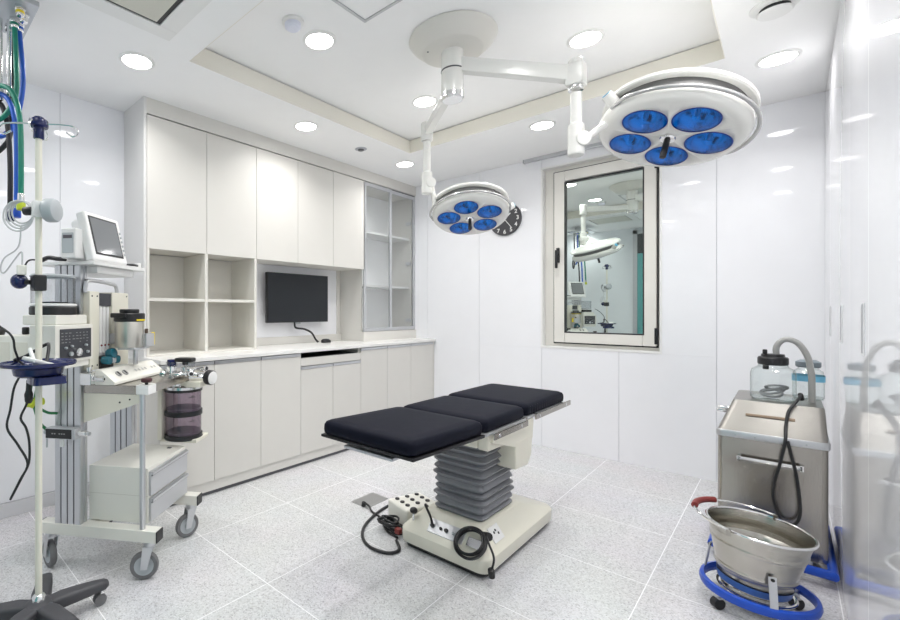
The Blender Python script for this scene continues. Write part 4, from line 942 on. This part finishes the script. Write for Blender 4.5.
MB().lathe([(.008, .853), (.013, .862), (.015, .887), (.010, .901), (.008, .94)], 16, Matrix.Translation((-2.005, .382, 0))).build('plug', BLACK, o)

# ------------------------------------------------------------------ gas outlet plate and hoses
gpx, gpy = -2.37, .31
t = thing('gas_outlet_plate', 'grey metal ceiling plate with gas outlets and two chrome pipes', 'gas outlet', (gpx, gpy, ZC))
g = MB().box((-2.53, .16, 2.478), (-2.21, .46, 2.50), .003).build('plate', mat('galvanised plate', (.50, .52, .55), .35, metal=.8), t)
MB().box((-2.44, .24, 2.50), (-2.30, .38, ZC), .003).build('ceiling_mount', ALUL, t)
for k, (x, y, m) in enumerate(((-2.445, .395, BLACK), (-2.39, .42, HBLUE), (-2.372, .40, HGREEN), (-2.30, .42, CHROME), (-2.26, .40, YELL), (-2.46, .30, CHROME), (-2.28, .30, CHROME))):
    q = MB().rcyl((x, y, 2.435), (x, y, 2.478), .015, .003).rcyl((x, y, 2.462), (x, y, 2.478), .022, .002, 6).build('gas_outlet', CHROME, t)
    MB().lathe([(.0152, 2.446), (.0165, 2.448), (.0165, 2.456), (.0152, 2.458)], 20, Matrix.Translation((x, y, 0)), cap=False).build('colour_ring', m, q)
for (x, y, z0) in ((-2.415, .355, 2.14), (-2.402, .385, 2.16)): MB().cyl((x, y, z0), (x, y, 2.478), .009, n=16).lathe([(.012, z0 - .02), (.012, z0 + .03), (.009, z0 + .035)], 16, Matrix.Translation((x, y, 0))).build('chrome_pipe', CHROME, t)
def hose(name, label, pts, m, r, cm):
    o = thing(name, label, 'hose', pts[-1], 0)
    MB().tube(pts, r, 12, 7).build('hose', m, o)
    p = Vector(pts[-1]); MB().rcyl(p + Vector((0, 0, .01)), p - Vector((0, 0, .022)), r * 1.2, .002).build('ferrule', CHROME, o)
    MB().rcyl(p - Vector((0, 0, .022)), p - Vector((-.004, 0, .06)), r * 1.6, .003).build('connector', cm, o)
hose('gas_hose', 'green gas hose looping down from the ceiling outlet plate', [(-2.372, .40, 2.436), (-2.366, .404, 2.299), (-2.364, .404, 2.156), (-2.38, .377, 2.065), (-2.411, .336, 2.027), (-2.432, .304, 2.089), (-2.402, .324, 2.159), (-2.35, .366, 2.159), (-2.315, .392, 2.109), (-2.291, .405, 2.012), (-2.279, .407, 1.839), (-2.271, .405, 1.685)], HGREEN, .0105, LIME)
hose('gas_hose', 'blue gas hose looping down from the ceiling outlet plate', [(-2.39, .42, 2.436), (-2.380, .432, 2.244), (-2.385, .425, 2.131), (-2.395, .403, 2.031), (-2.425, .365, 1.971), (-2.46, .317, 1.982), (-2.468, .301, 2.067), (-2.432, .330, 2.138), (-2.388, .366, 2.135), (-2.352, .39, 2.067), (-2.332, .40, 1.935), (-2.322, .398, 1.66)], HBLUE, .0105, BLUE)
hose('gas_hose', 'black gas hose looping down from the ceiling outlet plate', [(-2.445, .395, 2.436), (-2.440, .404, 2.232), (-2.440, .396, 2.006), (-2.45, .376, 1.937), (-2.478, .333, 1.903), (-2.494, .307, 1.998), (-2.466, .325, 2.096), (-2.424, .356, 2.11), (-2.394, .376, 2.024), (-2.376, .384, 1.856), (-2.368, .383, 1.65)], BLACK, .0105, NAVY)

# ------------------------------------------------------------------ stainless suction unit
SX, SY = -.058, 3.215
su = thing('suction_unit', 'stainless steel wheeled suction cabinet with blue bumper by the right wall', 'suction machine', (SX, SY, 0))
bw, bd = .192, .25
sbd = MB().loft([(SX, SY, bw - .004, bd - .004, .022, .07), (SX, SY, bw - .004, bd - .004, .022, .585)], n=6).build('body', STEEL, su, sharp=50)
MB().loft([(SX, SY, bw + .002, bd + .002, .026, .580), (SX, SY, bw + .003, bd + .003, .027, .588), (SX, SY, bw + .003, bd + .003, .027, .606), (SX, SY, bw, bd, .024, .612)], n=6).build('rim_band', ALU, su, sharp=50)
MB().loft([(SX, SY, bw - .004, bd - .004, .024, .610), (SX + .022, SY + .012, .158, .196, .022, .748), (SX + .022, SY + .012, .154, .192, .020, .757)], n=6).build('sloped_hood', mat('hood steel', (.36, .345, .32), .32, metal=1., bump=.04, bscale=60, bstretch=(.3, 6, 6)), su, sharp=40)
# slot strip on the hood's front slope
fa = Vector((SX, SY - bd + .004, .61)); fb = Vector((SX + .022, SY + .012 - .196, .748)); fd = (fb - fa); fd.x = 0; fd.normalize(); fn = Vector((0, -fd.z, fd.y))
MF = Matrix.Translation((SX, fa.y, .61)) @ Matrix(((1, 0, 0), tuple(fd), tuple(fn))).transposed().to_4x4()
MB().box((-.085, .082, -.002), (.085, .096, .006), .002, 2, MF).build('label_strip', mat('bronze strip', (.20, .15, .11), .35, metal=.7), su)
hb = MB().box((SX - .115, SY - bd - .030, .476), (SX + .108, SY - bd - .024, .498), .002)
for x in (-.112, .098): hb.box((SX + x, SY - bd - .030, .474), (SX + x + .014, SY - bd + .006, .500), .002)
hb = hb.build('front_handle', CHROME, su)
for x in (-.105, .098): MB().rcyl((SX + x, SY - bd - .034, .487), (SX + x, SY - bd - .029, .487), .005, .001, 10).build('screw', GREYP, hb)
for x in (-.12, -.05, .05, .12): MB().rcyl((SX + x, SY - bd - .007, .594), (SX + x, SY - bd - .002, .594), .004, .001, 10).build('rivet', GREYP, su)
for (x, y, z) in ((SX - .175, SY - .12, .70), (SX - .185, SY - .08, .68)): MB().rcyl((x - .02, y, z), (x + .04, y, z), .011, .003).build('side_tap', CHROME, su)
MB().tube([(SX + bw + .006 - .02 * 0 - .0, SY - bd - .075, .062), (SX + bw + .006, SY + bd + .05, .062), (SX - bw - .008, SY + bd + .05, .062), (SX - bw - .008, SY - bd - .075, .062)], .021, 14, 1, True, smooth=False).build('blue_bumper', BLUE, su)
for (x, y) in ((-1, -1), (1, -1), (-1, 1), (1, 1)):
    MB().bar((SX + x * (bw - .03), SY + y * (bd - .03), .066), (SX + x * (bw + .0), SY + y * (bd + .06), .064), .03, .012, .002).build('bumper_bracket', ALU, su)
    cx, cy = SX + x * .13, SY + y * .18
    q = MB().rcyl((cx, cy, .052), (cx, cy, .07), .018).box((cx - .012, cy - .012, .03), (cx + .012, cy + .012, .055), .002).build('caster', ALU, su)
    MB().cyl((cx - .011, cy + .012, .0255), (cx + .011, cy + .012, .0255), .025, n=24).build('wheel', BLACK, q)
# jars
def jar(name, label, x, y, r, hgt, z0=.758):
    t = thing(name, label, 'jar', (x, y, z0))
    b = MB().loft([(0, 0, r * .93, r * .93, r * .45, .0), (0, 0, r, r, r * .5, .01), (0, 0, r, r, r * .5, hgt * .72), (0, 0, r * .93, r * .93, r * .55, hgt * .84), (0, 0, r * .68, r * .68, r * .66, hgt * .91), (0, 0, r * .64, r * .64, r * .63, hgt)], cap=False, n=8)
    b.build('glass_jar', GLASS, t, True, 50)
    MB().loft([(0, 0, r * .9, r * .9, r * .45, .001), (0, 0, r * .93, r * .93, r * .45, .009)]).build('glass_base', GLASS, t, True)
    return t
t = jar('suction_jar', 'clear square shouldered glass jar with black lid on top of the suction unit', -.05, 3.17, .083, .18)
ld = MB().lathe([(0, .172), (.052, .172), (.057, .178), (.057, .206), (.053, .212), (.045, .214), (.042, .226), (.0, .228)], 36).build('lid', BLACK, t, True)
MB().rcyl((-.025, -.03, .15), (-.025, -.03, .172), .012).rcyl((-.028, -.035, .226), (-.028, -.035, .250), .009).build('float_valve', BLACK, ld, True)
cl = MB()
for k in range(4): cl.tube([(.04 * math.cos(a) + .006 * k - .005, .035 * math.sin(a), .030 + .010 * k + .014 * math.sin(a + k)) for a in [2 * PI * i / 10 for i in range(10)]], .0055, 8, 4, True)
cl.build('coiled_tube', mat('slate tube', (.22, .23, .24), .4), t, True)
t2 = jar('suction_jar', 'second glass jar with a light blue strap behind the grey hose on the suction unit', .075, 3.32, .056, .165)
MB().loft([(0, 0, .0585, .0585, .03, .09), (0, 0, .0585, .0585, .03, .118)], cap=False, n=8).build('blue_strap', mat('light blue strap', (.20, .55, .78), .45), t2, True)
MB().lathe([(0, .158), (.042, .158), (.046, .163), (.046, .185), (.03, .195), (0, .197)], 32).build('lid', mat('slate lid', (.20, .24, .27), .4), t2, True)
o = MB().tube([(-.038, 3.165, .978), (-.036, 3.165, 1.025), (-.008, 3.165, 1.058), (.035, 3.165, 1.045), (.068, 3.165, .985), (.082, 3.165, .90), (.084, 3.165, .83), (.084, 3.165, .76)], .0125, 12, 8).build('suction_hose', mat('grey ribbed hose', (.36, .36, .35), .4, bump=.0), None)
tag(o, 'grey hose arching from the black jar lid to the top of the suction unit', 'hose')
o = MB().tube([(.045, 3.10, .80), (.040, 3.06, .79), (.028, 3.02, .772), (.005, 2.995, .73), (-.004, 2.965, .66), (-.006, 2.935, .60), (-.022, 2.93, .50), (-.042, 2.928, .40), (-.044, 2.928, .32), (-.015, 2.928, .235), (.025, 2.928, .235), (.042, 2.928, .30), (.030, 2.928, .45), (.010, 2.93, .56), (.002, 2.935, .605)], .0062, 10, 6)
o.rcyl((.05, 3.12, .775), (.044, 3.095, .805), .010)
tag(o.build('mains_cord', BLACK), 'black cord hanging in a long loop down the front of the suction unit', 'cord')

# ------------------------------------------------------------------ bucket on its ring trolley
KX, KY = -.085, 2.50
st = thing('bucket_trolley', 'blue ring trolley on small black casters carrying the steel bucket', 'trolley', (KX, KY, 0))
MB().lathe([(.166, .062), (.178, .066), (.182, .080), (.178, .094), (.166, .098), (.160, .080), (.166, .062)], 64, Matrix.Translation((KX, KY, 0)), cap=False).build('blue_ring', BLUE, st)
MB().ring((KX, KY, .075), .112, .006, 48, 8).build('inner_ring', CHROME, st)
for k in range(4):
    a = math.radians(45 + 90 * k); d = Vector((math.cos(a), math.sin(a), 0)); s = Vector((-d.y, d.x, 0)); p = Vector((KX, KY, 0))
    MB().bar(p + d * .110 + Vector((0, 0, .072)), p + d * .165 + Vector((0, 0, .076)), .02, .005, .001).build('spoke', ALU, st)
    e = p + d * .158
    f = MB().rcyl(e + Vector((0, 0, .045)), e + Vector((0, 0, .068)), .010).bar(e + Vector((0, 0, .045)) - s * .014, e + Vector((0, 0, .045)) + s * .014, .014, .006).build('caster', ALU, st)
    MB().cyl(e + Vector((0, 0, .0225)) - s * .012, e + Vector((0, 0, .0225)) + s * .012, .022, n=24).build('wheel', BLACK, f)
for a in (-72, 168, 48):
    a = math.radians(a); d = Vector((math.cos(a), math.sin(a), 0)); p = Vector((KX, KY, 0))
    b = MB().bar(p + d * .170 + Vector((0, 0, .085)), p + d * .150 + Vector((0, 0, .205)), .024, .004, .001, PI / 2 * 0).build('support_strap', ALU, st)
    q = p + d * .152 + Vector((0, 0, .195)); MB().rcyl(q - d * .004, q + d * .006, .006, .001, 12).build('bolt', BLACK, b)
bk = thing('steel_bucket', 'round stainless steel bucket with red grip handle standing in the blue ring trolley', 'bucket', (KX, KY, .08))
BT = Matrix.Translation((KX - .012, KY - .010, .090)) @ Matrix.Rotation(math.radians(4), 4, 'Y')
MB().lathe([(0, 0), (.100, 0), (.108, .008), (.120, .07), (.126, .076), (.128, .086), (.125, .094), (.139, .165), (.146, .172), (.148, .183), (.1445, .191), (.160, .245), (.1575, .245), (.145, .183), (.125, .086), (.105, .010), (.097, .004), (0, .004)], 64, BT).build('body', mat('bucket steel', (.52, .50, .455), .25, metal=1., bump=.04, bscale=40, var=.06), bk, sharp=40)
MB().ring((0, 0, 0), .161, .0055, 64, 10, BT @ Matrix.Translation((0, 0, .246))).build('rolled_rim', CHROME, bk)
MB().lathe([(.111, .012), (.1165, .040)], 64, BT, cap=False).build('base_reflection', mat('painted blue reflection', (.05, .13, .40), .35), bk)  # blue reflection painted as a band round the bucket's foot
# bail handle lying back to the left: ends on the rim front and back
ha = math.radians(158)
hp = []
for i in range(15):
    u = PI * i / 14; r = .168
    side = Vector((math.sin(ha), -math.cos(ha), 0)) * (r * math.cos(u)); out = Vector((math.cos(ha), math.sin(ha), .10)).normalized() * (r * 1.12 * math.sin(u))
    hp.append(Vector((KX - .012, KY - .010, .345)) + side + out)
hn = MB().tube(hp, .0045, 10, 4).build('bail_handle', CHROME, bk)
gr = MB().tube([hp[5] + Vector((0, 0, .0)), hp[6], hp[7], hp[8], hp[9]], .0125, 14, 4).build('red_grip', REDG, hn)
for q in (hp[0], hp[-1]): MB().box((-.007, -.007, -.018), (.007, .007, .006), .002, 2, Matrix.Translation(q - Vector((0, 0, .002)))).build('handle_ear', STEEL, bk)

# ------------------------------------------------------------------ camera, world, view
cam = bpy.data.cameras.new('camera'); co = bpy.data.objects.new('camera', cam); C.objects.link(co)
co.location = (0, 0, 1.2); co.rotation_euler = (PI / 2, 0, math.radians(45.35))
cam.sensor_width = 36; cam.lens = 450.47 / 900 * 36; cam.shift_x = (450 - 331) / 900; cam.shift_y = 1 / 900; cam.clip_start = .02
sc = bpy.context.scene; sc.camera = co
wd = bpy.data.worlds.new('world'); sc.world = wd; wd.use_nodes = True
wd.node_tree.nodes['Background'].inputs[0].default_value = (.8, .85, .9, 1); wd.node_tree.nodes['Background'].inputs[1].default_value = .3
sc.view_settings.view_transform = 'Standard'; sc.view_settings.look = 'None'; sc.view_settings.gamma = 1; sc.view_settings.use_curve_mapping = False
sc.view_settings.exposure = 1.11
cy = sc.cycles
cy.max_bounces = 14; cy.diffuse_bounces = 7; cy.glossy_bounces = 6; cy.transmission_bounces = 8; cy.transparent_max_bounces = 16
cy.sample_clamp_indirect = 6; cy.use_denoising = True
